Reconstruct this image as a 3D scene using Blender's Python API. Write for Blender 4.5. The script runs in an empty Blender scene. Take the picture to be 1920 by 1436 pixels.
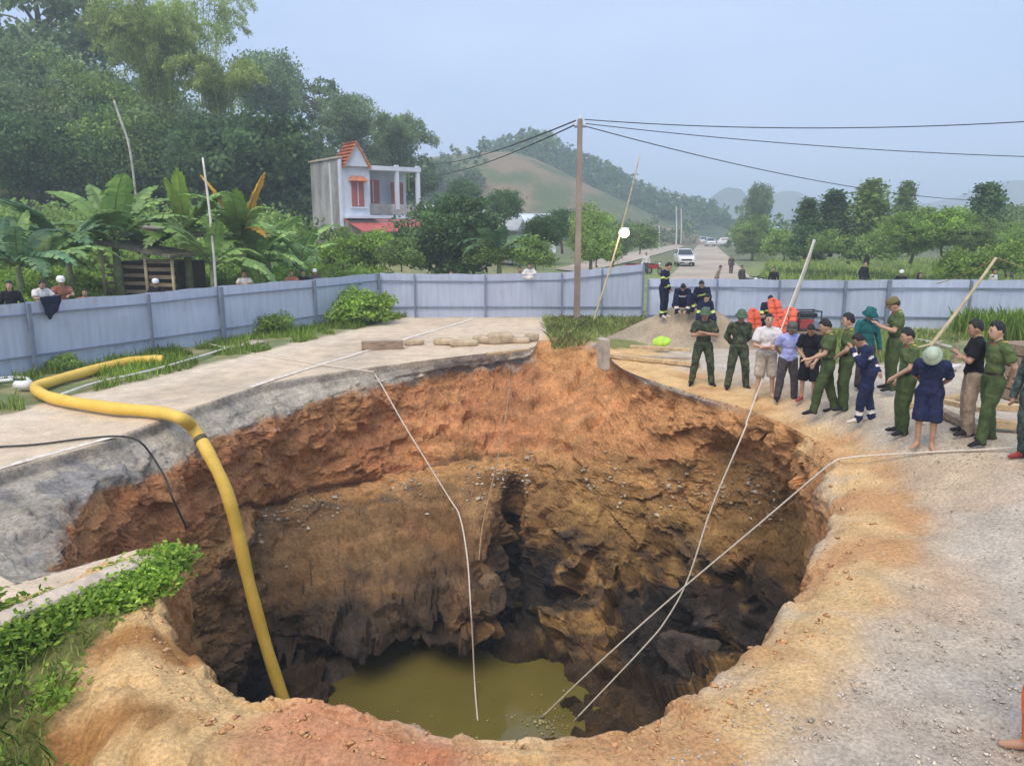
import bpy, bmesh, math, random
import numpy as np
from mathutils import Vector, Matrix

random.seed(7)
np.random.seed(7)
SC = bpy.context.scene
COL = SC.collection
PI = math.pi
R = math.radians

# ------------------------------------------------------------------ camera
CAM_H, PITCH, FPX = 3.6, R(11.5), 1440.0        # metres, radians, focal length in photo pixels (1920 wide)
cam_data = bpy.data.cameras.new('camera')
cam_data.sensor_width = 36.0
cam_data.lens = 36.0 * FPX / 1920.0
cam_data.clip_start = 0.05
cam_data.clip_end = 6000.0
camera = bpy.data.objects.new('camera', cam_data)
COL.objects.link(camera)
camera.location = (0, 0, CAM_H)
camera.rotation_euler = (PI / 2 - PITCH, 0, 0)
SC.camera = camera

# ------------------------------------------------------------------ sky and sun: bright overcast evening
SUN_EL, SUN_AZ = R(56), R(205)                  # sun direction: azimuth clockwise from +Y
world = bpy.data.worlds.new('World')
SC.world = world
world.use_nodes = True
nt = world.node_tree
nt.nodes.clear()
w_out = nt.nodes.new('ShaderNodeOutputWorld')
w_bg = nt.nodes.new('ShaderNodeBackground')
w_sky = nt.nodes.new('ShaderNodeTexSky')
w_sky.sky_type = 'NISHITA'
w_sky.sun_disc = False
w_sky.sun_elevation = SUN_EL
w_sky.sun_rotation = SUN_AZ
w_sky.dust_density = 4.0
w_sky.air_density = 1.0
w_mul = nt.nodes.new('ShaderNodeVectorMath'); w_mul.operation = 'SCALE'; w_mul.inputs[3].default_value = 0.10
w_mix = nt.nodes.new('ShaderNodeMix'); w_mix.data_type = 'RGBA'
w_mix.inputs[0].default_value = 0.86            # cloud cover
w_mix.inputs[7].default_value = (0.335, 0.422, 0.600, 1)
w_bg.inputs['Strength'].default_value = 1.0
nt.links.new(w_sky.outputs[0], w_mul.inputs[0])
# soft uneven cloud
w_tc = nt.nodes.new('ShaderNodeTexCoord'); w_nz = nt.nodes.new('ShaderNodeTexNoise'); w_map = nt.nodes.new('ShaderNodeMapping'); w_cr = nt.nodes.new('ShaderNodeValToRGB')
w_map.inputs['Scale'].default_value = (1.6, 1.6, 5.0); w_nz.inputs['Scale'].default_value = 1.5; w_nz.inputs['Detail'].default_value = 5; w_nz.inputs['Roughness'].default_value = .5
w_cr.color_ramp.elements[0].position = .32; w_cr.color_ramp.elements[0].color = (.305, .395, .575, 1); w_cr.color_ramp.elements[1].position = .68; w_cr.color_ramp.elements[1].color = (.375, .455, .625, 1)
nt.links.new(w_tc.outputs['Generated'], w_map.inputs[0]); nt.links.new(w_map.outputs[0], w_nz.inputs['Vector']); nt.links.new(w_nz.outputs[0], w_cr.inputs[0]); nt.links.new(w_cr.outputs[0], w_mix.inputs[7])
nt.links.new(w_mul.outputs[0], w_mix.inputs[6])
nt.links.new(w_mix.outputs[2], w_bg.inputs['Color'])
nt.links.new(w_bg.outputs[0], w_out.inputs[0])

sun_data = bpy.data.lights.new('sun', 'SUN')
sun_data.energy = 1.5
sun_data.angle = R(40)
sun_data.color = (1.0, 0.86, 0.70)
sun = bpy.data.objects.new('sun', sun_data)
COL.objects.link(sun)
sd = Vector((math.sin(SUN_AZ) * math.cos(SUN_EL), math.cos(SUN_AZ) * math.cos(SUN_EL), math.sin(SUN_EL)))
sun.rotation_euler = sd.to_track_quat('Z', 'Y').to_euler()
sun.location = sd * 50

SC.view_settings.view_transform = 'Standard'
SC.view_settings.look = 'None'
SC.view_settings.gamma = 1.0
SC.view_settings.exposure = 0.9
SC.view_settings.use_curve_mapping = False
SC.cycles.use_denoising = True
SC.cycles.max_bounces = 6
SC.cycles.diffuse_bounces = 3
SC.cycles.transparent_max_bounces = 8
SC.cycles.volume_bounces = 1

# ------------------------------------------------------------------ helpers
CT, ST = math.cos(PITCH), math.sin(PITCH)

def ray(px, py):
    a = (px - 960) / FPX; b = -(py - 718) / FPX
    return a, CT + b * ST, -ST + b * CT

def at(px, py, z=0.0):
    """world point on the horizontal plane z seen at a photo pixel (survey of the photograph)"""
    d = ray(px, py); t = (z - CAM_H) / d[2]
    return np.array((d[0] * t, d[1] * t, z))

def atg(px, py, dz=0.0):
    """the same on the uneven ground"""
    z = 0.0
    for k in range(12): q = at(px, py, z + dz); z = .5 * z + .5 * float(gz(q[0], q[1]))
    return at(px, py, z + dz)

def atY(px, py, Y):
    d = ray(px, py); t = Y / d[1]
    return np.array((d[0] * t, Y, CAM_H + d[2] * t))

def _hash(ix, iy, iz, seed):
    with np.errstate(over='ignore'):
        n = (ix.astype(np.uint32) * np.uint32(374761393) + iy.astype(np.uint32) * np.uint32(668265263)
             + iz.astype(np.uint32) * np.uint32(2246822519) + np.uint32(seed * 977 + 13))
        n = (n ^ (n >> np.uint32(13))) * np.uint32(1274126177)
        n = n ^ (n >> np.uint32(16))
    return (n & np.uint32(0xFFFF)).astype(np.float64) / 32767.5 - 1.0

def vnoise(p, seed=0):
    p = np.asarray(p, float); i = np.floor(p).astype(np.int64); f = p - i
    f = f * f * f * (f * (f * 6 - 15) + 10)
    x, y, z = i[..., 0], i[..., 1], i[..., 2]; fx, fy, fz = f[..., 0], f[..., 1], f[..., 2]
    def c(a, b, d): return _hash(x + a, y + b, z + d, seed)
    x00 = c(0,0,0) * (1-fx) + c(1,0,0) * fx; x10 = c(0,1,0) * (1-fx) + c(1,1,0) * fx
    x01 = c(0,0,1) * (1-fx) + c(1,0,1) * fx; x11 = c(0,1,1) * (1-fx) + c(1,1,1) * fx
    return (x00 * (1-fy) + x10 * fy) * (1-fz) + (x01 * (1-fy) + x11 * fy) * fz

def fbm(p, freq=1.0, octv=4, seed=0, ridge=False, gain=0.5):
    p = np.asarray(p, float) * freq; out = np.zeros(p.shape[:-1]); a = 1.0; tot = 0
    for k in range(octv):
        n = vnoise(p, seed + k)
        if ridge: n = 1 - 2 * np.abs(n)
        out += a * n; tot += a; a *= gain; p = p * 2.03 + 17.3
    return out / tot

def worley(p, freq, seed):
    """nearest jittered cell: returns vector from its centre, cell hash values and distance to the border (F2-F1)"""
    sh = p.shape[:-1]; q = (np.asarray(p, float) * freq).reshape(-1, 3); i = np.floor(q).astype(np.int64); n = len(q)
    b1 = np.full(n, 9.); b2 = np.full(n, 9.); vec = np.zeros((n, 3)); cid = np.zeros((n, 3), np.int64)
    for a in (-1, 0, 1):
        for b in (-1, 0, 1):
            for c in (-1, 0, 1):
                cc = i + np.array((a, b, c)); jit = np.stack([_hash(cc[:,0], cc[:,1], cc[:,2], seed + k) for k in (1, 2, 3)], -1) * .5 + .5
                d = q - (cc + jit); dd = np.linalg.norm(d, axis=1); m = dd < b1
                b2 = np.where(m, b1, np.minimum(b2, dd)); b1 = np.where(m, dd, b1); vec[m] = d[m]; cid[m] = cc[m]
    hs = [_hash(cid[:,0], cid[:,1], cid[:,2], seed + 10 + k) for k in range(4)]
    return (vec / freq).reshape(sh + (3,)), [h.reshape(sh) for h in hs], (b2 - b1).reshape(sh) / freq

def facets(p, freq, seed, step=.5, tilt=.6):
    """broken, angular relief: every cell is a tilted flat block"""
    v, h, e = worley(p, freq, seed); return step / freq * h[0] * .5 + tilt * (v[..., 0]*h[1] + v[..., 1]*h[2] + v[..., 2]*h[3])

def sstep(a, b, x):
    t = np.clip((x - a) / (b - a), 0, 1); return t * t * (3 - 2 * t)

def mesh_obj(name, V, F, mats=None, parent=None, smooth=False, midx=None, attrs=None):
    """one mesh object from vertex and face lists"""
    me = bpy.data.meshes.new(name)
    V = np.asarray(V, np.float32).reshape(-1, 3)
    if isinstance(F, np.ndarray) and F.ndim == 2:
        nf, k = F.shape
        me.vertices.add(len(V)); me.vertices.foreach_set('co', V.ravel())
        me.loops.add(nf * k); me.polygons.add(nf)
        me.loops.foreach_set('vertex_index', F.ravel().astype(np.int32))
        me.polygons.foreach_set('loop_start', np.arange(0, nf * k, k, dtype=np.int32))
        me.update(calc_edges=True)
    else:
        me.from_pydata(V.tolist(), [], [tuple(int(i) for i in f) for f in F]); me.update()
    if mats is not None:
        for m in (mats if isinstance(mats, (list, tuple)) else [mats]): me.materials.append(m)
    if midx is not None: me.polygons.foreach_set('material_index', np.asarray(midx, np.int32))
    if smooth: me.polygons.foreach_set('use_smooth', np.ones(len(me.polygons), bool))
    for k, arr in (attrs or {}).items():
        a = me.color_attributes.new(k, 'FLOAT_COLOR', 'POINT')
        c = np.ones((len(V), 4), np.float32); c[:, :3] = arr; a.data.foreach_set('color', c.ravel())
    o = bpy.data.objects.new(name, me); COL.objects.link(o)
    if parent is not None: o.parent = parent
    return o

def tag(o, label=None, cat=None, group=None, kind=None):
    for k, v in (('label', label), ('category', cat), ('group', group), ('kind', kind)):
        if v: o[k] = v
    return o

def thing(name, label, cat, loc=(0, 0, 0), rz=0.0, group=None, scale=None):
    o = bpy.data.objects.new(name, None); COL.objects.link(o)
    o.location = tuple(float(v) for v in loc); o.rotation_euler = (0, 0, rz)
    if scale is not None: o.scale = (scale,) * 3 if np.isscalar(scale) else scale
    o.empty_display_size = 0.2
    return tag(o, label, cat, group)

class MB:
    """collects shapes into one mesh"""
    def __init__(s): s.v = []; s.f = []; s.n = 0
    def add(s, V, F):
        V = np.asarray(V, float).reshape(-1, 3); s.v.append(V)
        s.f.extend([tuple(int(i) + s.n for i in f) for f in F]); s.n += len(V); return s
    def box(s, c, d, rz=0.0, taper=1.0, rot=None):
        x, y, z = d[0] / 2, d[1] / 2, d[2] / 2
        V = np.array([(-x,-y,-z),(x,-y,-z),(x,y,-z),(-x,y,-z),(-x*taper,-y*taper,z),(x*taper,-y*taper,z),(x*taper,y*taper,z),(-x*taper,y*taper,z)])
        if rot is not None: V = V @ np.array(rot).T
        if rz:
            cs, sn = math.cos(rz), math.sin(rz); V = V @ np.array([[cs, sn, 0], [-sn, cs, 0], [0, 0, 1]])
        return s.add(V + np.array(c), [(3,2,1,0),(4,5,6,7),(0,1,5,4),(1,2,6,5),(2,3,7,6),(3,0,4,7)])
    def bar(s, a, b, w, h):
        a, b = np.array(a, float), np.array(b, float); d = b - a; L = np.linalg.norm(d); d /= L
        up = np.array((0, 0, 1.0)) if abs(d[2]) < .95 else np.array((0, 1.0, 0))
        sx = np.cross(d, up); sx /= np.linalg.norm(sx); u = np.cross(sx, d)
        rot = np.stack([d, sx, u], 1)
        return s.box((a + b) / 2, (L, w, h), rot=rot)
    def tube(s, pts, r, n=8, cap=True):
        pts = np.asarray(pts, float); m = len(pts); r = np.broadcast_to(np.asarray(r, float), (m,))
        t = np.gradient(pts, axis=0); t /= np.linalg.norm(t, axis=1)[:, None] + 1e-12
        ref = np.array((0, 0, 1.0)) if abs(t[0][2]) < .9 else np.array((1.0, 0, 0))
        u = np.cross(t[0], ref); u /= np.linalg.norm(u); V = []
        for k in range(m):
            u = u - t[k] * np.dot(u, t[k]); u /= np.linalg.norm(u) + 1e-12; w = np.cross(t[k], u)
            a = np.arange(n) * 2 * PI / n
            V.append(pts[k] + r[k] * (np.cos(a)[:, None] * u + np.sin(a)[:, None] * w))
        F = [(k*n+j, k*n+(j+1) % n, (k+1)*n+(j+1) % n, (k+1)*n+j) for k in range(m-1) for j in range(n)]
        if cap: F += [tuple(range(n))[::-1], tuple(range((m-1)*n, m*n))]
        return s.add(np.concatenate(V), F)
    def lathe(s, prof, c=(0,0,0), n=16, sx=1.0, sy=1.0, ang=(0, 2*PI)):
        V = []; 
        for r_, z_ in prof:
            for j in range(n):
                a = j * 2 * PI / n; V.append((c[0] + r_ * sx * math.cos(a), c[1] + r_ * sy * math.sin(a), c[2] + z_))
        m = len(prof)
        F = [(k*n+j, k*n+(j+1) % n, (k+1)*n+(j+1) % n, (k+1)*n+j) for k in range(m-1) for j in range(n)]
        if prof[0][0] > 1e-4: F.append(tuple(range(n))[::-1])
        if prof[-1][0] > 1e-4: F.append(tuple(range((m-1)*n, m*n)))
        return s.add(V, F)
    def ell(s, c, r, n=10, m=7, rot=None):
        V = []; 
        for k in range(m + 1):
            th = PI * k / m
            for j in range(n):
                a = 2 * PI * j / n; V.append((math.sin(th) * math.cos(a) * r[0], math.sin(th) * math.sin(a) * r[1], math.cos(th) * r[2]))
        V = np.array(V)
        if rot is not None: V = V @ np.array(rot).T
        F = [(k*n+j, (k+1)*n+j, (k+1)*n+(j+1) % n, k*n+(j+1) % n) for k in range(m) for j in range(n)]
        return s.add(V + np.array(c), F)
    def prism(s, poly, z0, z1):
        n = len(poly); V = [(x, y, z0) for x, y in poly] + [(x, y, z1) for x, y in poly]
        return s.add(V, [tuple(range(n))[::-1], tuple(range(n, 2*n))] + [(j, (j+1) % n, n+(j+1) % n, n+j) for j in range(n)])
    def build(s, name, mat, parent=None, smooth=False, bevel=0.0):
        o = mesh_obj(name, np.concatenate(s.v), s.f, mat, parent, smooth)
        if bevel:
            m = o.modifiers.new('bevel', 'BEVEL'); m.width = bevel; m.segments = 2; m.limit_method = 'ANGLE'
        return o

def spline(pts, n=10):
    """Catmull-Rom through the points, n steps per span"""
    p = np.asarray(pts, float); p = np.vstack([2*p[0]-p[1], p, 2*p[-1]-p[-2]]); out = []
    for k in range(1, len(p) - 2):
        t = np.linspace(0, 1, n, endpoint=False)[:, None]
        a, b, c, d = p[k-1], p[k], p[k+1], p[k+2]
        out.append(.5 * (2*b + (c-a)*t + (2*a-5*b+4*c-d)*t**2 + (3*b-a-3*c+d)*t**3))
    out.append(p[-2][None]); return np.concatenate(out)

# ------------------------------------------------------------------ materials
def srgb(r, g, b):
    return tuple(((c/255)/12.92 if c/255 <= .04045 else ((c/255+.055)/1.055)**2.4) for c in (r, g, b))

def new_mat(name):
    m = bpy.data.materials.new(name); m.use_nodes = True
    n = m.node_tree.nodes; b = n['Principled BSDF']
    return m, m.node_tree, n, b

def pmat(name, col, rough=.8, var=.18, scale=6.0, bump=.15, bscale=40.0, spec=.3, metal=0.0, hue=None, space='Object', stretch=None, col2=None, blotch=1.5):
    """procedural paint/cloth/wood: two-scale noise tint, roughness noise and fine bump"""
    m, t, n, b = new_mat(name); L = t.links.new
    tc = n.new('ShaderNodeTexCoord'); vec = tc.outputs[space]
    if stretch:
        mp = n.new('ShaderNodeMapping'); mp.inputs['Scale'].default_value = stretch; L(vec, mp.inputs[0]); vec = mp.outputs[0]
    n1 = n.new('ShaderNodeTexNoise'); n1.inputs['Scale'].default_value = scale; n1.inputs['Detail'].default_value = 6; L(vec, n1.inputs['Vector'])
    n2 = n.new('ShaderNodeTexNoise'); n2.inputs['Scale'].default_value = bscale; n2.inputs['Detail'].default_value = 4; L(vec, n2.inputs['Vector'])
    cr = n.new('ShaderNodeValToRGB'); c = np.array(col); c2 = np.array(col2) if col2 is not None else c
    cr.color_ramp.elements[0].position = .5 - .2 / blotch; cr.color_ramp.elements[1].position = .5 + .2 / blotch
    cr.color_ramp.elements[0].color = (*np.clip(c * (1 - var), 0, 1), 1); cr.color_ramp.elements[1].color = (*np.clip(c2 * (1 + var), 0, 1), 1)
    L(n1.outputs[0], cr.inputs[0])
    mx = n.new('ShaderNodeMix'); mx.data_type = 'RGBA'; mx.blend_type = 'MULTIPLY'; mx.inputs[0].default_value = min(1, var * 2)
    L(cr.outputs[0], mx.inputs[6]); L(n2.outputs[0], mx.inputs[7])
    sc = n.new('ShaderNodeVectorMath'); sc.operation = 'SCALE'; sc.inputs[3].default_value = 1 + min(1, var*2) * .9
    L(mx.outputs[2], sc.inputs[0]); L(sc.outputs[0], b.inputs['Base Color'])
    b.inputs['Roughness'].default_value = rough; b.inputs['Specular IOR Level'].default_value = spec; b.inputs['Metallic'].default_value = metal
    if bump:
        bp = n.new('ShaderNodeBump'); bp.inputs['Strength'].default_value = bump; bp.inputs['Distance'].default_value = .02
        L(n2.outputs[0], bp.inputs['Height']); L(bp.outputs[0], b.inputs['Normal'])
    return m

def leaf_mat(name, c1, c2, trans=.45, rough=.55, spec=.25):
    """foliage: colour varies per leaf and per plant, light shines through"""
    m, t, n, b = new_mat(name); L = t.links.new
    g = n.new('ShaderNodeNewGeometry'); oi = n.new('ShaderNodeObjectInfo')
    cr = n.new('ShaderNodeValToRGB'); cr.color_ramp.elements[0].color = (*c1, 1); cr.color_ramp.elements[1].color = (*c2, 1)
    cr.color_ramp.elements[0].position = .1; cr.color_ramp.elements[1].position = .95
    L(g.outputs['Random Per Island'], cr.inputs[0])
    hs = n.new('ShaderNodeHueSaturation')
    mr = n.new('ShaderNodeMapRange'); mr.inputs[3].default_value = .8; mr.inputs[4].default_value = 1.2; L(oi.outputs['Random'], mr.inputs[0])
    tc = n.new('ShaderNodeTexCoord'); nz = n.new('ShaderNodeTexNoise'); nz.inputs['Scale'].default_value = .45; nz.inputs['Detail'].default_value = 2; L(tc.outputs['Object'], nz.inputs['Vector'])
    m2 = n.new('ShaderNodeMapRange'); m2.inputs[1].default_value = .3; m2.inputs[2].default_value = .7; m2.inputs[3].default_value = .6; m2.inputs[4].default_value = 1.45; L(nz.outputs[0], m2.inputs[0])
    mm = n.new('ShaderNodeMath'); mm.operation = 'MULTIPLY'; L(mr.outputs[0], mm.inputs[0]); L(m2.outputs[0], mm.inputs[1])
    L(mm.outputs[0], hs.inputs['Value']); L(cr.outputs[0], hs.inputs['Color'])
    L(hs.outputs[0], b.inputs['Base Color']); b.inputs['Roughness'].default_value = rough; b.inputs['Specular IOR Level'].default_value = spec
    tr = n.new('ShaderNodeBsdfTranslucent'); L(hs.outputs[0], tr.inputs[0])
    ms = n.new('ShaderNodeMixShader'); ms.inputs[0].default_value = trans
    L(b.outputs[0], ms.inputs[1]); L(tr.outputs[0], ms.inputs[2])
    L(ms.outputs[0], n['Material Output'].inputs[0])
    return m

def earth_mat(name, big=.35, fine=70.0, bump=.6, bdist=.03, rough=.95, stones=0.0, stone_scale=14.0, stone_col=(.5,.47,.42), dapple=.35):
    """soil and gravel: strata colour from the vertex attribute, broken up by noise, with stones and relief"""
    m, t, n, b = new_mat(name); L = t.links.new
    at_ = n.new('ShaderNodeVertexColor'); at_.layer_name = 'Col'
    tc = n.new('ShaderNodeTexCoord'); v = tc.outputs['Object']
    n1 = n.new('ShaderNodeTexNoise'); n1.inputs['Scale'].default_value = 2.2; n1.inputs['Detail'].default_value = 8; n1.inputs['Roughness'].default_value = .65; L(v, n1.inputs['Vector'])
    n2 = n.new('ShaderNodeTexNoise'); n2.inputs['Scale'].default_value = fine * .35; n2.inputs['Detail'].default_value = 6; n2.inputs['Roughness'].default_value = .75; L(v, n2.inputs['Vector'])
    r1 = n.new('ShaderNodeMapRange'); r1.inputs[1].default_value = .3; r1.inputs[2].default_value = .7; r1.inputs[3].default_value = 1 - big; r1.inputs[4].default_value = 1 + big; L(n1.outputs[0], r1.inputs[0])
    r2 = n.new('ShaderNodeMapRange'); r2.inputs[1].default_value = .3; r2.inputs[2].default_value = .7; r2.inputs[3].default_value = 1 - dapple; r2.inputs[4].default_value = 1 + dapple; L(n2.outputs[0], r2.inputs[0])
    mu = n.new('ShaderNodeMath'); mu.operation = 'MULTIPLY'; L(r1.outputs[0], mu.inputs[0]); L(r2.outputs[0], mu.inputs[1])
    sc = n.new('ShaderNodeVectorMath'); sc.operation = 'SCALE'; L(at_.outputs[0], sc.inputs[0]); L(mu.outputs[0], sc.inputs[3])
    colour = sc.outputs[0]; height = n2.outputs[0]
    if stones:
        vo = n.new('ShaderNodeTexVoronoi'); vo.inputs['Scale'].default_value = stone_scale; vo.inputs['Randomness'].default_value = 1; L(v, vo.inputs['Vector'])
        sep = n.new('ShaderNodeSeparateColor'); L(vo.outputs['Color'], sep.inputs[0])
        gt = n.new('ShaderNodeMath'); gt.operation = 'GREATER_THAN'; gt.inputs[1].default_value = 1 - stones; L(sep.outputs[0], gt.inputs[0])
        ins = n.new('ShaderNodeMapRange'); ins.inputs[1].default_value = .28; ins.inputs[2].default_value = .42; ins.inputs[3].default_value = 1; ins.inputs[4].default_value = 0; L(vo.outputs['Distance'], ins.inputs[0])
        mk = n.new('ShaderNodeMath'); mk.operation = 'MULTIPLY'; L(gt.outputs[0], mk.inputs[0]); L(ins.outputs[0], mk.inputs[1])
        mx = n.new('ShaderNodeMix'); mx.data_type = 'RGBA'; mx.inputs[7].default_value = (*stone_col, 1); L(mk.outputs[0], mx.inputs[0]); L(colour, mx.inputs[6])
        colour = mx.outputs[2]
        ad = n.new('ShaderNodeMath'); ad.operation = 'ADD'; L(mk.outputs[0], ad.inputs[0]); L(n2.outputs[0], ad.inputs[1]); height = ad.outputs[0]
    L(colour, b.inputs['Base Color']); b.inputs['Roughness'].default_value = rough; b.inputs['Specular IOR Level'].default_value = .2
    bp = n.new('ShaderNodeBump'); bp.inputs['Strength'].default_value = bump; bp.inputs['Distance'].default_value = bdist
    L(height, bp.inputs['Height']); L(bp.outputs[0], b.inputs['Normal'])
    return m

def sheet_mat(name, col):
    """painted steel sheets: each sheet its own shade, with rain streaks and mud splashes"""
    m, t, n, b = new_mat(name); L = t.links.new; tc = n.new('ShaderNodeTexCoord'); oi = n.new('ShaderNodeObjectInfo')
    mp = n.new('ShaderNodeMapping'); mp.inputs['Scale'].default_value = (5, 5, .5); L(tc.outputs['Object'], mp.inputs[0])
    n1 = n.new('ShaderNodeTexNoise'); n1.inputs['Scale'].default_value = 1.6; n1.inputs['Detail'].default_value = 6; L(mp.outputs[0], n1.inputs['Vector'])
    n2 = n.new('ShaderNodeTexNoise'); n2.inputs['Scale'].default_value = 1.7; n2.inputs['Detail'].default_value = 8; n2.inputs['Roughness'].default_value = .7; L(tc.outputs['Object'], n2.inputs['Vector'])
    a = n.new('ShaderNodeMapRange'); a.inputs[1].default_value = .35; a.inputs[2].default_value = .7; a.inputs[3].default_value = 1.05; a.inputs[4].default_value = .88; L(n1.outputs[0], a.inputs[0])
    r = n.new('ShaderNodeMapRange'); r.inputs[3].default_value = .9; r.inputs[4].default_value = 1.08; L(oi.outputs['Random'], r.inputs[0])
    mu = n.new('ShaderNodeMath'); mu.operation = 'MULTIPLY'; L(a.outputs[0], mu.inputs[0]); L(r.outputs[0], mu.inputs[1])
    sc = n.new('ShaderNodeVectorMath'); sc.operation = 'SCALE'; sc.inputs[0].default_value = col; L(mu.outputs[0], sc.inputs[3])
    mk = n.new('ShaderNodeMapRange'); mk.inputs[1].default_value = .58; mk.inputs[2].default_value = .72; mk.inputs[4].default_value = .55; L(n2.outputs[0], mk.inputs[0])
    mx = n.new('ShaderNodeMix'); mx.data_type = 'RGBA'; mx.inputs[7].default_value = (.33,.29,.25,1); L(mk.outputs[0], mx.inputs[0]); L(sc.outputs[0], mx.inputs[6]); L(mx.outputs[2], b.inputs['Base Color'])
    b.inputs['Roughness'].default_value = .5; b.inputs['Specular IOR Level'].default_value = .35
    return m

# ================================================================== the sinkhole and the ground round it
# control net: one row per column round the rim; each column runs from the crest down to the pool bed
def W(x, y, z): return np.array((x, y, z), float)
CEN = np.array((-0.3, 12.4))
def inw(p, d, z):
    """point d metres towards the pit centre from p, at height z"""
    v = CEN - p[:2]; v = v / np.linalg.norm(v); return W(p[0] + v[0]*d, p[1] + v[1]*d, z)
NET = []
def col_off(v0, v1, v2, offs):
    NET.append([v0, v1, v2] + [inw(v2, d, z) for d, z in offs])
def col_pts(v0, v1, v2, pts):
    NET.append([v0, v1, v2] + pts)
def mid(a, b, t=.45, dz=.0):
    p = a * (1-t) + b * t; p[2] += dz; return p
LEFT = [(.1,-1.9), (.35,-3.1), (.75,-4.6), (.6,-5.35), (1.3,-6.05), (3.2,-7.3)]
NEAR = [(-.1,-1.6), (-.3,-2.9), (-.4,-4.2), (.2,-5.3), (2.4,-6.15), (4.0,-7.3)]
a0, b0 = W(-4.25,8.2,0), W(-3.98,8.45,-.5); col_off(a0, mid(a0,b0,.5,.1), b0, LEFT)
for c0, c2, z2, of in (
    ((60,1104),(118,1092),-.5,LEFT), ((-120,965),(108,1008),-.5,LEFT), ((-10,884),(165,948),-.55,LEFT), ((150,842),(245,908),-.6,LEFT),
    ((262,802),(335,874),-.65,LEFT), ((382,757),(430,822),-.65,LEFT)):
    a, b = at(*c0, 0), at(*c2, z2); col_off(a, mid(a, b, .5, .12), b, of)
def pcol(c0, c2, z2, pts, z0=0.0, t=.45, dz=.1):
    a, b = at(*c0, z0), at(*c2, z2)
    q = [p if len(p) == 3 and isinstance(p, np.ndarray) else at(*p) for p in pts]
    q.append(inw(q[-1], 2.2, -7.3)); col_pts(a, mid(a, b, t, dz), b, q)
pcol((500,719),(545,780),-.65,[(500,935,-2.55),(485,1000,-3.05),(500,1180,-4.7),W(-5.6,16.6,-5.3),at(560,1300,-6.05)])
pcol((620,699),(645,750),-.6,[(610,900,-2.5),(600,965,-3.05),(620,1190,-4.95),W(-4.6,17.6,-5.35),W(-4.2,16.2,-6.05)])
pcol((740,683),(752,726),-.6,[(742,872,-2.5),(728,945,-3.05),(720,1195,-5.0),W(-3.2,18.2,-5.35),W(-3.0,17.2,-6.05)])
pcol((860,668),(860,702),-.55,[(850,850,-2.3),(830,930,-2.95),(820,1165,-4.8),W(-1.6,18.0,-5.4),W(-1.5,17.0,-6.05)])
pcol((945,659),(930,692),-.5,[(915,840,-2.2),(890,920,-2.8),(900,1150,-4.65),W(-.6,17.6,-5.4),W(-.7,16.7,-6.05)])
pcol((1000,650),(985,690),-.55,[(965,835,-2.1),(965,915,-3.0),(965,1030,-4.7),(962,1130,-5.5),(962,1236,-6.05)])
pcol((1018,637),(1030,690),-.6,[(1020,830,-2.0),(1020,920,-2.95),(1025,1050,-4.4),(1020,1150,-5.35),(1010,1252,-6.05)], .08)
pcol((1112,640),(1120,692),-.5,[(1110,830,-1.7),(1110,930,-2.8),(1112,1060,-4.2),(1100,1180,-5.3),(1075,1282,-6.05)], .08)
pcol((1165,690),(1205,738),-.45,[(1210,845,-1.55),(1212,950,-2.8),(1212,1070,-4.15),(1195,1220,-5.35),(1130,1318,-6.05)])
pcol((1290,735),(1305,778),-.4,[(1310,850,-1.35),(1312,950,-2.5),(1312,1090,-3.9),(1290,1210,-5.2),(1172,1358,-6.05)])
pcol((1400,767),(1402,806),-.35,[(1402,850,-1.15),(1412,955,-2.3),(1395,1100,-3.7),(1365,1240,-5.0),(1170,1400,-6.05)])
pcol((1500,810),(1478,840),-.35,[(1468,885,-1.15),(1480,970,-2.25),(1460,1125,-3.6),(1415,1310,-4.9),(1150,1450,-6.05)])
pcol((1582,862),(1528,892),-.35,[(1515,940,-1.35),(1530,1050,-2.5),(1510,1210,-3.7),(1460,1390,-4.9),(1180,1500,-6.1)])
for c0, c2, z2 in (((1640,960),(1545,968),-.4), ((1610,1040),(1522,1052),-.4), ((1570,1130),(1492,1130),-.38), ((1460,1270),(1392,1260),-.33),
                   ((1340,1372),(1290,1336),-.28), ((1180,1440),(1180,1396),-.22), ((980,1452),(980,1414),-.2), ((800,1438),(800,1404),-.16),
                   ((650,1402),(660,1362),-.12), ((545,1372),(560,1338),-.06), ((420,1376),(474,1350),-.32), ((320,1300),(402,1284),-.34),
                   ((255,1190),(318,1204),-.3), ((272,1092),(300,1130),-.2)):
    a, b = at(*c0, 0), at(*c2, z2); col_off(a, mid(a, b, .55, .1), b, NEAR)
NET = np.array(NET)                      # (columns, 9 rings, 3)
NC, NR = NET.shape[:2]
SU, SV = 28, 30

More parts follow.
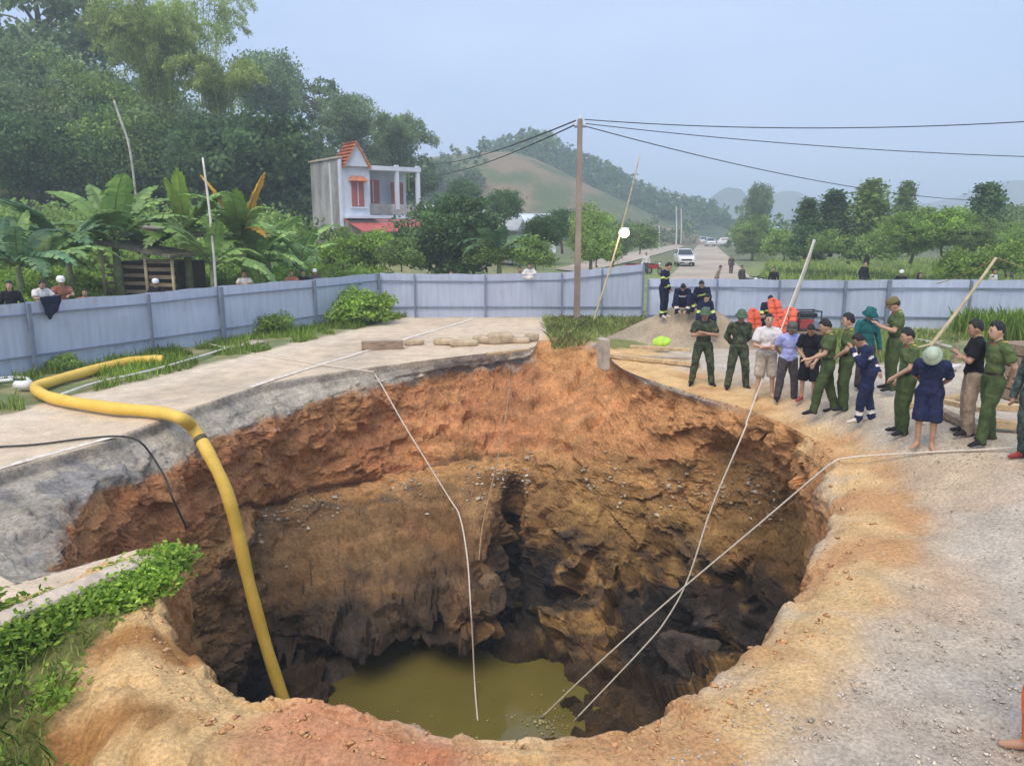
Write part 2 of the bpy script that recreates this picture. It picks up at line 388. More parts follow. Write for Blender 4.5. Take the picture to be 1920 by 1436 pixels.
def crm(net, n, periodic):
    net = np.moveaxis(net, 0, 0); m = net.shape[0]; out = []
    for k in range(m if periodic else m - 1):
        if periodic: a, b, c, d = (net[(k+j) % m] for j in (-1, 0, 1, 2))
        else: a, b, c, d = net[max(k-1, 0)], net[k], net[k+1], net[min(k+2, m-1)]
        for t in np.linspace(0, 1, n, endpoint=False):
            out.append(.5 * (2*b + .8*(c-a)*t + (1.6*a-4.6*b+3.8*c-.8*d)*t**2 + (-.8*a+2.6*b-2.6*c+.8*d)*t**3))
    if not periodic: out.append(net[-1])
    return np.array(out)
def crm2(net, n, periodic):              # Catmull-Rom with tension .5
    m = net.shape[0]; out = []
    for k in range(m if periodic else m - 1):
        if periodic: a, b, c, d = (net[(k+j) % m] for j in (-1, 0, 1, 2))
        else: a, b, c, d = net[max(k-1, 0)], net[k], net[k+1], net[min(k+2, m-1)]
        for t in np.linspace(0, 1, n, endpoint=False):
            out.append(.5 * (2*b + (c-a)*t + (2*a-5*b+4*c-d)*t**2 + (3*b-a-3*c+d)*t**3))
    if not periodic: out.append(net[-1])
    return np.array(out)
G = crm2(NET, SU, True)                                    # (NU, 9, 3)
G = np.moveaxis(crm2(np.moveaxis(G, 1, 0), SV, False), 0, 1)  # (NU, NV, 3)
NU, NV = G.shape[:2]
vv = np.broadcast_to(np.linspace(0, NR - 1, NV)[None, :], (NU, NV))   # ring coordinate 0..8
uu = np.broadcast_to((np.arange(NU) / SU)[:, None], (NU, NV))         # column coordinate
# relief along the surface normals: crumbling soil above, angular broken rock below
du = np.roll(G, -1, 0) - np.roll(G, 1, 0); dv = np.gradient(G, axis=1)
Nn = np.cross(dv, du); Nn /= np.linalg.norm(Nn, axis=-1, keepdims=True) + 1e-9
Nn *= np.sign(((np.array((CEN[0], CEN[1], 0)) - G) * Nn).sum(-1, keepdims=True))
un = np.stack([uu, np.zeros_like(uu), np.zeros_like(uu)], -1)
# the ledge on the far left hangs out unevenly
lipw = np.exp(-((vv - 5.0) / .8)**2) * sstep(5.6, 7.0, uu) * sstep(12.4, 11.6, uu)
un2 = np.stack([uu, vv * 1.6, np.zeros_like(uu)], -1)
G[..., 2] += lipw * (.34 * fbm(un, 1.0, 3, 801) - .05)
G[..., 1] -= lipw * (.85 * fbm(un2 + 9, 1.2, 3, 802) - .1)
# jutting lumps of the ledge, the hollow between them, and the tall dark cleft
G2 = lambda u0, su, v0, sv: np.exp(-((uu - u0) / su)**2 - ((vv - v0) / sv)**2)
bul = .5 * G2(7.8, .8, 4.65, .5) + .6 * G2(11.0, .55, 4.55, .6) - .4 * G2(9.5, .45, 5.0, .5)
G[..., 1] -= bul; G[..., 2] += .15 * bul
G += Nn * (-.7 * np.exp(-((uu - 12.05) / .26)**2) * sstep(3.2, 4.2, vv) * (1 - sstep(6.0, 6.8, vv)))[..., None]
Q = G + .25 * np.stack([fbm(G, 1.1, 3, 41), fbm(G, 1.1, 3, 42), fbm(G, 1.1, 3, 43)], -1)     # warped, so blocks do not look like a grid
soil = .20 * fbm(G * np.array((1, 1, 1.9)), .8, 4, 3) + .10 * fbm(G * np.array((1,1,1.5)), 2.2, 5, 9, ridge=True, gain=.55) + .5 * facets(Q * np.array((1,1,1.5)), 1.3, 31, .4, .35) + .28 * facets(Q, 3.6, 32, .5, .5)
rock = .34 * fbm(G * np.array((1,1,1.4)), .6, 4, 21, ridge=True) + 1.0 * facets(Q * np.array((1,1,1.3)), .95, 33, .55, .55) + .8 * facets(Q, 2.4, 34, .6, .6) + .5 * facets(Q, 5.5, 35, .6, .6)
wsoil = sstep(1.3, 2.3, vv)
wrock = sstep(4.2, 5.0, vv + .35 * fbm(G, .7, 3, 91)); wrock = np.maximum(wrock, .28 * sstep(3.4, 4.2, vv))
near_amp = 1 - .6 * sstep(18.5, 21, uu)
shelfw = sstep(5.8, 6.8, uu) * sstep(12.0, 11.4, uu) * sstep(3.1, 3.5, vv) * (1 - sstep(4.4, 4.9, vv))
wrock = wrock * (1 - .75 * shelfw); soil = soil * (1 - .35 * shelfw) + shelfw * .09 * fbm(G * np.array((1, 1, 2.5)), 1.3, 4, 77)
disp = soil * wsoil * (1 - wrock) * near_amp + rock * wrock
disp += (.05 * fbm(G, 2.2, 4, 5) + .25 * facets(Q, 5, 36, .5, .5)) * sstep(.15, .8, vv) * (1 - wsoil)
edge = sstep(.9, 1.5, vv) * (1 - sstep(1.9, 2.6, vv))       # ragged lip of the road crust
disp += edge * (.22 * fbm(G * np.array((1, 1, .15)), 1.2, 4, 101) + .5 * facets(Q * np.array((1,1,.3)), 2.0, 37, .5, .3)) * (1 - .6 * sstep(18.5, 21, uu))
seam_z = np.exp(-((vv + .10 * fbm(G, .8, 3, 302) - 3.12) / .07)**2) * sstep(12.6, 11.6, uu) * sstep(5, 6.5, uu)
disp -= .16 * seam_z                                         # undercut shadow line between the two soil beds
G = G + Nn * (disp * sstep(0, .35, vv))[..., None]
slabm = sstep(.6, 1.4, uu) * sstep(12.3, 11.6, uu)            # snapped edge of the road slab: a clear step
G[..., 2] -= slabm * .15 * sstep(.15, .23, vv + .16 * fbm(np.stack([uu * 2.2, uu * 0, uu * 0], -1), 1.0, 4, 880)) * (1 - .6 * sstep(.8, 1.8, vv))
def lin(*c):
    a = np.array(srgb(*c)); g = a @ np.array((.3,.59,.11)); return g + (a - g) * .93      # survey colours, less the warm light
def mixc(a, b, t): return a * (1 - t[..., None]) + b * t[..., None]
C_ROAD, C_GRAVEL, C_DUST = lin(208,188,160), lin(194,182,164), lin(208,192,166)
C_GREY, C_RED, C_ORANGE, C_BROWN = lin(196,186,168), lin(198,136,86), lin(222,162,100), lin(192,148,90)
C_SHELF, C_OCHRE, C_DARK, C_TAN, C_GRASS, C_VERGE = lin(166,128,80), lin(186,146,82), lin(56,50,47), lin(224,184,124), lin(92,116,52), lin(140,138,84)

def noise2(x, y, f, o, s): return fbm(np.stack([x, y, np.zeros_like(x)], -1), f, o, s)
def road_left(y): return -9.9 + (y - 14.9) * .349
def kerb_x(y): return -4.86 + (y - 6.71) * .46

def ground_colour(x, y):
    """what the surface is made of at (x, y): road slab, gravel, loose soil, grass"""
    n1, n2, n3 = noise2(x, y, .45, 4, 11), noise2(x, y, 1.6, 4, 12), noise2(x, y, 6, 3, 13)
    shp = x.shape
    c = np.broadcast_to(C_GRAVEL, shp + (3,)).copy()
    c = mixc(c, C_DUST, sstep(-.15, .55, n1) * .7)
    # loose orange soil thrown round the right-hand rim
    d = rim_dist(x, y)
    so = .55 * sstep(1.1, .1, d + .9 * n1 + .5 * n2)
    patch = sstep(.9, .0, np.hypot((x - 5.6) / 1.3, (y - 9.9) / .9) - .5 + .5 * n2)
    far_soil = sstep(2.4, 1.0, d + .6 * n2) * sstep(13, 15, y) * sstep(6.5, 5, x)
    so = so * (1 - .55 * sstep(8.0, 6.0, y) * sstep(-.5, .5, x))
    so = np.maximum(so, .95 * sstep(.85, .2, d + .35 * n2) * sstep(-.8, -.2, x))
    so = np.maximum(np.maximum(so, patch * .35), far_soil)
    c = mixc(c, mixc(np.broadcast_to(lin(206,156,100), c.shape), C_TAN, sstep(-.4, .2, n2)), so)
    # near-left soil and the red lump on the rim
    nl = sstep(-.9, -1.6, x + .25 * n2) * sstep(8.6, 7.9, y)
    c = mixc(c, mixc(np.broadcast_to(C_TAN, c.shape), lin(178,128,70), sstep(.0, .5, n2)), nl)
    nr = sstep(.7, .2, np.hypot((x + 1.35) / 1.2, (y - 4.95) / .75) + .25 * n2)
    c = mixc(c, mixc(np.broadcast_to(lin(206,148,106), c.shape), lin(196,126,84), sstep(-.15, .3, n2)), np.maximum(nr, sstep(.5, .15, d + .2 * n2) * sstep(6, 5.2, y) * sstep(-2, -1.4, x) * sstep(.1, -.5, x)))
    # the concrete road on the left, dusty, with darker patches
    rl = sstep(-.1, .1, x - road_left(y) + .25 * n2) * np.where(y > 18.5, sstep(1.2, 1.0, x + .15 * n2), np.where(x < kerb_x(y) - .02, 1.0, np.where(y > 8.4, sstep(-2.5, -2.6, x), 0.0)))
    rc = mixc(np.broadcast_to(C_ROAD, c.shape), lin(190,173,150), sstep(.0, .5, n1))
    rc = mixc(rc, lin(206,186,156), sstep(.15, .5, n2) * .6)
    rc = mixc(rc, lin(212,196,172), sstep(.9, .2, np.abs(x - road_left(y) - .55) + .3 * n2) * .8)
    c = mixc(c, rc, rl)
    # grass and verges
    lv = sstep(.05, -.25, x - road_left(y) + .35 * n2) * sstep(2, 4, y)
    med = sstep(.0, .25, x - 1.15 + .2 * n2) * sstep(5.6, 5.0, x + .3 * n2) * sstep(22.6, 23.0, y + .2*n2)
    rv = sstep(18.6, 19.6, y + .8 * n2 - .12 * (x - 9)) * sstep(7.4, 8.6, x + .4 * n2) + sstep(26.5, 27.5, y) * sstep(4.5, 5.2, x) + sstep(31.0, 31.6, y)
    ng = near_grass(x, y, n2)
    gr = np.clip(lv + med + rv + ng, 0, 1)
    gc = mixc(np.broadcast_to(C_VERGE, c.shape), C_GRASS, sstep(-.25, .25, n2))
    far = sstep(33, 40, y) * sstep(-2, 4, x)
    gc = mixc(gc, mixc(np.broadcast_to(lin(126,146,62), c.shape), lin(96,122,54), sstep(-.2, .3, n1)), far)
    gc = mixc(gc, lin(84,96,52), sstep(60, 110, np.hypot(x, y)))
    c = mixc(c, gc, gr * np.where(ng > .3, .8, .85))
    return c, rl, gr

NEAR_GRASS = np.array([at(*p)[:2] for p in ((-80,1190),(285,1064),(322,1078),(270,1120),(190,1190),(110,1270),(95,1340),(140,1436),(150,1560),(-100,1560))])
def near_grass(x, y, n):
    p = NEAR_GRASS; inside = np.zeros(x.shape, bool); j = len(p) - 1
    xx, yy = x + .18 * n, y + .18 * np.roll(n.ravel(), 7).reshape(n.shape)
    for i in range(len(p)):
        k = ((p[i,1] > yy) != (p[j,1] > yy)) & (xx < (p[j,0]-p[i,0]) * (yy-p[i,1]) / (p[j,1]-p[i,1] + 1e-9) + p[i,0]); inside ^= k; j = i
    return inside.astype(float)
RIM = G[::7, 0, :2]
def rim_dist(x, y):
    P_ = np.stack([x.ravel(), y.ravel()], -1); out = np.empty(len(P_))
    for k in range(0, len(P_), 20000):
        q = P_[k:k+20000]; out[k:k+20000] = np.sqrt(((q[:, None] - RIM[None])**2).sum(-1).min(1))
    return out.reshape(x.shape)

FENCE_A, FENCE_B = np.array((-12.2, 18.8)), np.array((-5.4, 30.9))   # line of the left-hand hoarding
_fd = (FENCE_B - FENCE_A) / np.linalg.norm(FENCE_B - FENCE_A); _fn = np.array((-_fd[1], _fd[0]))
def behind_left(x, y): return (x - FENCE_A[0]) * _fn[0] + (y - FENCE_A[1]) * _fn[1]

def gz(x, y):
    """ground height away from the pit"""
    x = np.asarray(x, float); y = np.asarray(y, float)
    d = behind_left(x, y)
    z = .45 * sstep(.2, 2.0, d) + np.clip(d - 2, 0, 40) * .045
    z = np.where((y > 31) & (x > -6), z * sstep(2, -8, x - .0) , z)
    z = z + .02 * fbm(np.stack([x, y, x*0], -1), .6, 3, 61)
    z = z - .25 * sstep(33, 40, y) * sstep(0, 4, x)
    z = z + .62 * sstep(4.7, 7.0, x) * sstep(23, 13, y) * sstep(3, 8, y)
    ngd = sstep(-1.5, -3.0, x) * sstep(7.8, 5.5, y)
    return z - .18 * ngd * sstep(-4.6, -3.2, x)

# rings of ground from the crest outwards to the horizon
crest = G[:, 0, :]
ang = np.unwrap(np.arctan2(crest[:, 1] - CEN[1], crest[:, 0] - CEN[0]))
sgn = np.sign(ang[-1] - ang[0]); ang = sgn * np.maximum.accumulate(sgn * ang + np.arange(NU) * 1e-5)
tt = np.concatenate([np.linspace(0, 1, 150)**2.0 * 46, np.geomspace(52, 3200, 26)])
tt = np.unique(np.concatenate([np.linspace(0, 6, 70), np.linspace(6, 30, 100)[1:], np.geomspace(31, 3200, 44)]))
ring0 = crest[:, None, :2]; base_r = np.hypot(crest[:, 0]-CEN[0], crest[:, 1]-CEN[1])
dirv = np.stack([np.cos(ang), np.sin(ang)], -1)
GX = CEN[0] + dirv[:, None, 0] * (base_r[:, None] + tt[None]); GY = CEN[1] + dirv[:, None, 1] * (base_r[:, None] + tt[None])
wb = sstep(0, .8, tt)[None]
GX = crest[:, None, 0] * (1-wb) + GX * wb + (GX - (CEN[0] + dirv[:, None, 0] * base_r[:, None])) * (1-wb) ; GY = crest[:, None, 1] * (1-wb) + GY * wb + (GY - (CEN[1] + dirv[:, None, 1] * base_r[:, None])) * (1-wb)
gcol, g_road, g_grass = ground_colour(GX, GY)
near = sstep(60, 25, np.hypot(GX, GY))
GZ = gz(GX, GY) + near * (1 - g_road) * (.035 * noise2(GX, GY, 1.1, 4, 201) + .018 * noise2(GX, GY, 5, 3, 202)) + near * g_road * .006 * noise2(GX, GY, 2, 3, 203)
lump = .22 * np.exp(-((GX + 1.5)**2 / .35 + (GY - 5.0)**2 / .08)); 
GZ = GZ * sstep(-.02, .9, tt)[None] + crest[:, None, 2] * (1 - sstep(0, .9, tt))[None] + .0
nlz = sstep(-.8, -1.8, GX) * sstep(8.4, 7.6, GY) * sstep(0, .3, tt)[None]
GZ += nlz * (1 - g_road) * (.15 * noise2(GX, GY, 1.5, 4, 240) + .8 * facets(np.stack([GX, GY, GX*0], -1), 3.2, 241, .5, .35))
GZ += near * (1-g_road) * .05 * fbm(np.stack([GX, GY, GX*0], -1), 2.2, 4, 230, ridge=True) * sstep(1.8, .3, rim_dist(GX, GY)) * sstep(0, .25, tt)[None]
# seam: the crest row of the pit takes the ground's colour
M_PIT = earth_mat('pit_soil', .38, 45, 1.0, .08, .9, 0, dapple=.42)
M_GROUND = earth_mat('gravel_and_soil', .2, 80, .9, .03, .95, 0, dapple=.42)
M_ROAD = earth_mat('dusty_concrete_road', .2, 60, .35, .01, .9, 0, 10, dapple=.22)

def pit_colour():
    x, y, z = G[..., 0], G[..., 1], G[..., 2]
    n1, n2, n3 = fbm(G, .6, 4, 301), fbm(G * np.array((1, 1, 2)), 1.7, 4, 302), fbm(G, 5, 4, 303)
    c = np.broadcast_to(C_BROWN, G.shape).copy()
    lay = lambda a, b: sstep(a, b, vv + .22 * n2 + .1 * n3)
    left = sstep(.2, .9, uu) * sstep(12.6, 11.8, uu)            # where the road crust lies over the soil
    right = sstep(12.2, 13.5, uu)
    nk = int(2.6 * SV); g0, _, _ = ground_colour(x[:, :nk], y[:, :nk])
    top = np.concatenate([g0, np.repeat(g0[:, -1:], NV - nk, 1)], 1)
    c = np.broadcast_to(C_RED, G.shape) * 1.0
    c = mixc(c, C_ORANGE, np.clip(sstep(-.05, .5, n1 + .3 * n2) * .7 + right * .55, 0, 1))
    c = mixc(c, lin(198,146,92), sstep(.0, .5, n2) * .6)
    c = mixc(c, C_BROWN, lay(2.9, 3.4) * .85)
    c = mixc(c, C_SHELF, lay(3.5, 4.0) * sstep(13, 11, uu) * .9)
    c = mixc(c, C_OCHRE, lay(3.6, 4.2) * right * .85)
    c = mixc(c, lin(158,118,70), sstep(.1, .55, n1) * lay(3.0, 4.0) * .7)
    c = mixc(c, lin(146,104,60), sstep(.0, .4, fbm(G * np.array((.5,.5,3)), 1.2, 4, 350)) * lay(3.3, 3.9) * .7)
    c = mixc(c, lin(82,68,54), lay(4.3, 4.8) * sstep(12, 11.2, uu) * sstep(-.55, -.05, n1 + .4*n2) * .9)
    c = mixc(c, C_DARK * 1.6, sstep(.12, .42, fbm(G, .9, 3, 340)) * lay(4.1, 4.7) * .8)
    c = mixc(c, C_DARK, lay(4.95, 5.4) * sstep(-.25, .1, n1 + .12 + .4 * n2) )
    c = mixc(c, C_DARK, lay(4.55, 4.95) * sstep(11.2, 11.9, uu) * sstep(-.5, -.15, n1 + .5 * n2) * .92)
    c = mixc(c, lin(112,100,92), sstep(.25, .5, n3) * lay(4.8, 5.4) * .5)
    c = mixc(c, lin(96,74,46), lay(6.3, 6.9) * .7)
    band = np.exp(-((vv + .18 * n2 - 3.85) / .16)**2) * sstep(4.2, 5.5, uu) * sstep(10.5, 8.8, uu)
    c = mixc(c, lin(104,94,82), band * .75 * sstep(-.4, .1, n3 + n1))
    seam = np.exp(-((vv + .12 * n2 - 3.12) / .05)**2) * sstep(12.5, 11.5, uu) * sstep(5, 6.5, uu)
    c = mixc(c, C_DARK * 1.3, seam * .7)  # shade of the undercut put into the colour along the bed line
    c = c * (1 - .22 * sstep(3.6, 4.3, vv + .25 * n2))[..., None] + lin(90,84,76) * (.10 * sstep(3.6, 4.3, vv + .25 * n2))[..., None]      # wall colour darker and greyer lower down
    strata = fbm(np.stack([x*.35, y*.35, z*5.5], -1) + .3*n2[..., None], 1.0, 4, 360); c = c * (1 + .55 * np.clip(strata, -.5, .5) * sstep(2.0, 2.6, vv) * (1 - .5*sstep(4.8, 5.4, vv)))[..., None]
    grey = mixc(np.broadcast_to(C_GREY, G.shape), lin(196,186,166), sstep(-.1, .4, n2))
    grey = mixc(grey, lin(150,147,146), sstep(.1, .45, n1 + .5 * n3) * .8)
    gm = np.where(left > 0, left, 0) * (1 - sstep(1.72, 2.0, vv + .3 * n2 + .12 * n3))
    gm = np.maximum(gm, sstep(13.6, 14.2, uu) * sstep(17.5, 15.5, uu) * (1 - sstep(.9, 1.3, vv + .4 * n2)))
    c = mixc(c, grey, gm)
    asphalt = np.exp(-((vv - .30 + .05 * n2) / .1)**2) * left
    c = mixc(c, lin(134,131,132), asphalt * .7 * sstep(-.3, .2, n2))
    tan = sstep(20, 21.5, uu)
    c = mixc(c, mixc(np.broadcast_to(lin(212,150,88), G.shape), lin(216,172,116), sstep(-.2, .3, n2 + .6 - .5 * vv)), tan * (1 - sstep(2.0, 3.2, vv)))
    lump = sstep(26.5, 27.3, uu) * sstep(30.0, 29.2, uu) * (1 - sstep(1.8, 2.6, vv))
    c = mixc(c, lin(196,126,84), lump)
    c = mixc(top * 1.0, c, np.where(uu > 18.2, sstep(1.5, 2.3, vv + .15 * n2), sstep(.0, .35, vv + .1 * n3)))
    return c
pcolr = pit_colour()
# pit mesh
idx = np.arange(NU * NV).reshape(NU, NV)
def gridF(idx, wrap=True):
    a = idx; b = np.roll(idx, -1, 0)
    if not wrap: a, b = a[:-1], b[:-1]
    return np.stack([a[:, :-1], b[:, :-1], b[:, 1:], a[:, 1:]], -1).reshape(-1, 4)
Fp = gridF(idx)
if sgn < 0: Fp = Fp[:, ::-1]
Fp = Fp[:, ::-1]
fu, fv = uu.reshape(-1)[Fp[:, 0]], vv.reshape(-1)[Fp[:, 0]]; lipf = (fv < 1.75) & (fu > 18.2)
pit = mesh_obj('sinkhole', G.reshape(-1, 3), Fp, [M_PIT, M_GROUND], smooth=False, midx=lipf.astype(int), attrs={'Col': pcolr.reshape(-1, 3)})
pit.data.polygons.foreach_set('use_smooth', fv < 1.9)
tag(pit, 'deep round sinkhole with orange soil walls and dark rock below', kind='structure')
# ground and road meshes share the same rings
NT = len(tt); gi = np.arange(NU * NT).reshape(NU, NT); Fg = gridF(gi)
if sgn > 0: Fg = Fg[:, ::-1]
Fg = Fg[:, ::-1]
VG = np.stack([GX, GY, GZ], -1).reshape(-1, 3); CG = gcol.reshape(-1, 3); isr = g_road.reshape(-1)
fr = isr[Fg].mean(1) > .5
fc = VG[Fg].mean(1); fr &= (fc[:, 1] < 34) & (fc[:, 1] > -6)
def sub(F):
    u, inv = np.unique(F.ravel(), return_inverse=True); return u, inv.reshape(F.shape)
u_, F_ = sub(Fg[~fr]); ground = mesh_obj('ground', VG[u_], F_, M_GROUND, smooth=True, attrs={'Col': CG[u_]}); tag(ground, 'gravel, loose soil and grassy ground round the sinkhole', kind='structure')
u_, F_ = sub(Fg[fr]); road = mesh_obj('road', VG[u_], F_, M_ROAD, smooth=True, attrs={'Col': CG[u_]}); tag(road, 'dusty pale concrete road broken off at the sinkhole', kind='structure')

# murky pool at the bottom
m_w, t_, n_, b_ = new_mat('murky_water'); L_ = t_.links.new
b_.inputs['Base Color'].default_value = (*srgb(100,92,44), 1); b_.inputs['Roughness'].default_value = .06; b_.inputs['Specular IOR Level'].default_value = .5
nz = n_.new('ShaderNodeTexNoise'); nz.inputs['Scale'].default_value = 1.1; nz.inputs['Detail'].default_value = 4
cr_ = n_.new('ShaderNodeValToRGB'); cr_.color_ramp.elements[0].color = (*srgb(98,90,42), 1); cr_.color_ramp.elements[1].color = (*srgb(120,110,54), 1)
tc_ = n_.new('ShaderNodeTexCoord'); L_(tc_.outputs['Object'], nz.inputs['Vector']); L_(nz.outputs[0], cr_.inputs[0]); L_(cr_.outputs[0], b_.inputs['Base Color'])
nz2 = n_.new('ShaderNodeTexNoise'); nz2.inputs['Scale'].default_value = 9; L_(tc_.outputs['Object'], nz2.inputs['Vector'])
bp_ = n_.new('ShaderNodeBump'); bp_.inputs['Strength'].default_value = .06; bp_.inputs['Distance'].default_value = .02; L_(nz2.outputs[0], bp_.inputs['Height']); L_(bp_.outputs[0], b_.inputs['Normal'])
wv = [(CEN[0], CEN[1] + 1.5, -6.0)] + [(CEN[0] + 7.2 * math.cos(a), CEN[1] + 1.5 + 7.2 * math.sin(a), -6.0) for a in np.linspace(0, 2*PI, 64, endpoint=False)]
water = mesh_obj('water', wv, [(0, 1 + k, 1 + (k + 1) % 64) for k in range(64)], m_w)
tag(water, 'murky yellow-green water at the bottom of the sinkhole', kind='structure')

# ---- loose stones: on the gravel, along the rim and in the pebbly layer of the walls
def stones(name, label, pts, sizes, mat, seed):
    rg = np.random.RandomState(seed); n = len(pts)
    base = np.array([(1,0,0),(-1,0,0),(0,1,0),(0,-1,0),(0,0,1),(0,0,-1),(.6,.6,.6),(-.6,.6,.55),(.6,-.6,.55),(-.6,-.6,.6)])
    tri = [(0,6,8),(6,0,2),(2,6,7),(7,2,1),(1,9,7),(9,1,3),(3,9,8),(8,3,0),(4,8,6),(4,6,7),(4,7,9),(4,9,8),(5,2,0),(5,1,2),(5,3,1),(5,0,3)]
    a = rg.rand(n) * 2*PI; c, s_ = np.cos(a), np.sin(a)
    V = base[None] * (1 + .35 * rg.randn(n, 10, 1)) * (np.array(sizes)[:, None, None]) * np.stack([rg.uniform(.7,1.3,n), rg.uniform(.7,1.3,n), rg.uniform(.5,.9,n)], -1)[:, None]
    X = V[..., 0]*c[:, None] - V[..., 1]*s_[:, None]; Y = V[..., 0]*s_[:, None] + V[..., 1]*c[:, None]
    V = np.stack([X, Y, V[..., 2]], -1) + pts[:, None]
    F = (np.arange(n)[:, None, None] * 10 + np.array(tri)[None]).reshape(-1, 3)
    o = mesh_obj(name, V.reshape(-1, 3), F, mat); tag(o, label, kind='stuff'); return o
def stone_mat(name, a, b):
    m, t, n, bs = new_mat(name); g = n.new('ShaderNodeNewGeometry'); cr = n.new('ShaderNodeValToRGB')
    cr.color_ramp.elements[0].color = (*a, 1); cr.color_ramp.elements[1].color = (*b, 1); t.links.new(g.outputs['Random Per Island'], cr.inputs[0]); t.links.new(cr.outputs[0], bs.inputs['Base Color']); bs.inputs['Roughness'].default_value = .95
    return m
rg = np.random.RandomState(12)
N_ = 5500; px = rg.uniform(1250, 1930, N_); py = 760 + 680 * rg.rand(N_)**.8
d_ = np.array([ray(a, b) for a, b in zip(px, py)]); t_g = -CAM_H / d_[:, 2]; x_, y_ = d_[:, 0]*t_g, d_[:, 1]*t_g
for k in range(4): zz = gz(x_, y_); t_g = (zz - CAM_H) / d_[:, 2]; x_, y_ = d_[:, 0]*t_g, d_[:, 1]*t_g
def in_pit(x, y):
    p = G[::4, 0, :2]; ins = np.zeros(x.shape, bool); j = len(p) - 1
    for i in range(len(p)):
        ins ^= ((p[i,1] > y) != (p[j,1] > y)) & (x < (p[j,0]-p[i,0]) * (y-p[i,1]) / (p[j,1]-p[i,1] + 1e-9) + p[i,0]); j = i
    return ins
kp_ = ~in_pit(x_, y_) & (rg.rand(N_) < .35 + .65 * sstep(-.2, .3, noise2(x_, y_, .8, 3, 910))); x_, y_ = x_[kp_], y_[kp_]
sz = .005 + .013 * rg.rand(len(x_))**3
stones('gravel', 'loose pale gravel scattered over the ground right of the sinkhole', np.column_stack([x_, y_, gz(x_, y_) + .005]), sz, stone_mat('gravel_stone', lin(172,160,142), lin(224,212,192)), 1)
# clods along the rim
ii = rg.randint(0, NU, 1500); jj = (rg.rand(1500)**1.5 * 1.6 * SV).astype(int); ok = (uu[ii, 0] > 13.5); P_ = G[ii[ok], jj[ok]]
stones('clods', 'small orange clods crumbling along the pit rim', P_, .008 + .03 * rg.rand(len(P_))**4, stone_mat('soil_clod', lin(188,134,84), lin(216,170,116)), 2)
ii = rg.randint(0, NU, 3000); jj = rg.normal(3.75, .22, 3000); ok = (uu[ii, 0] > 6) & (uu[ii, 0] < 18) & (jj > 3) & (jj < 5) & (vnoise(np.stack([uu[ii, 0]*1.4, 0*jj, 0*jj], -1), 9) > -.1)
P_ = G[ii[ok], (jj[ok]*SV).astype(int)]
stones('rubble', 'pale pebbles and rubble stuck in the middle layer of the pit wall', P_, .015 + .06 * rg.rand(len(P_))**3.5, stone_mat('wall_pebble', lin(150,128,98), lin(216,202,176)), 3)
def boulder(label, c, r, seed, cols):
    """angular block: a ball cut by many planes, roughened"""
    rg = np.random.RandomState(seed); m = MB(); m.ell((0,0,0), (1,1,1), 48, 30); V = np.concatenate(m.v)
    for k in range(16):
        nrm = rg.randn(3); nrm /= np.linalg.norm(nrm); d = rg.uniform(.5, .85); e = np.maximum(V @ nrm - d, 0); V = V - nrm[None] * e[:, None]
    V = V * (1 + .05 * fbm(V, 3, 4, seed, ridge=True) + .5 * facets(V, 3.0, seed, .4, .3))[:, None] * np.array(r)
    t = sstep(-.3, .4, fbm(V, 1.8, 4, seed)); cc = np.array(cols[0]) * (1-t[:, None]) + np.array(cols[1]) * t[:, None]
    o = mesh_obj('boulder', V, m.f, M_PIT, None, False, attrs={'Col': cc}); o.location = tuple(c); o.rotation_euler = tuple(rg.rand(3)*3); tag(o, label, 'boulder'); return o
boulder('grey angular boulder under the ledge beside the hanging yellow hose', atY(608, 1285, 15.2), (.95,.8,.9), 3, (lin(104,94,86), lin(136,122,108)))
boulder('blocky boulder jutting from the ledge end by the ropes', atY(908, 1118, 15.6), (.62,.5,.66), 11, (lin(140,112,80), lin(104,88,72)))
boulder('black rock block low on the right wall of the pit', atY(1300, 1240, 14.5), (.95,.7,.75), 17, (lin(58,54,54), lin(110,98,88)))

# scum and scraps floating on the pool
rg = np.random.RandomState(8); q = np.concatenate([at(1015,1352,-5.99) + rg.randn(60, 3) * (.22,.16,0), at(1085,1395,-5.99) + rg.randn(90, 3) * (.35,.22,0), at(930,1350,-5.99) + rg.randn(26, 3) * (1.2,.7,0)])
stones('floating_scum', 'pale scum and scraps floating where the ropes enter the pool', q, .012 + .03 * rg.rand(len(q))**2, stone_mat('scum', lin(150,140,80), lin(190,180,130)), 6)

# ================================================================== hoarding, poles, ropes and site things
M_SHEET = sheet_mat('blue_grey_painted_sheet', (.45,.515,.65))
M_SHEETD = pmat('blue_grey_steel_post', (.17,.205,.28), .55, .1, 4, .05, 30, .4)
M_CONC = pmat('weathered_concrete', (.46,.39,.31), .9, .2, 3, .4, 35)
M_CONC2 = pmat('brown_stained_concrete', (.25,.2,.165), .9, .22, 2.5, .4, 30, stretch=(1,1,.3))
M_BAMB = pmat('dry_bamboo', (.52,.43,.27), .6, .2, 3, .1, 40)
M_BAMBW = pmat('pale_peeled_pole', (.62,.6,.54), .6, .12, 3, .1, 40)
M_ROPE = pmat('white_twisted_rope', (.66,.60,.50), .8, .12, 20, .5, 160)
M_ROPED = pmat('muddy_brown_rope', (.36,.25,.14), .85, .2, 12, .5, 160)
M_CABLE = pmat('black_cable', (.03,.03,.03), .5, .1)
M_WOOD = pmat('raw_sawn_timber', (.50,.37,.21), .75, .25, 5, .3, 30, stretch=(.4,4,4))
M_WOODD = pmat('old_grey_brown_timber', (.27,.20,.14), .85, .28, 5, .4, 30, stretch=(.4,4,4))
M_YHOSE = pmat('yellow_hose', (.80,.53,.07), .5, .16, 2.2, .3, 35, .35, blotch=.9, col2=(.70,.47,.10))
M_BAG = pmat('tan_sandbag', (.46,.36,.24), .95, .2, 4, .5, 90)
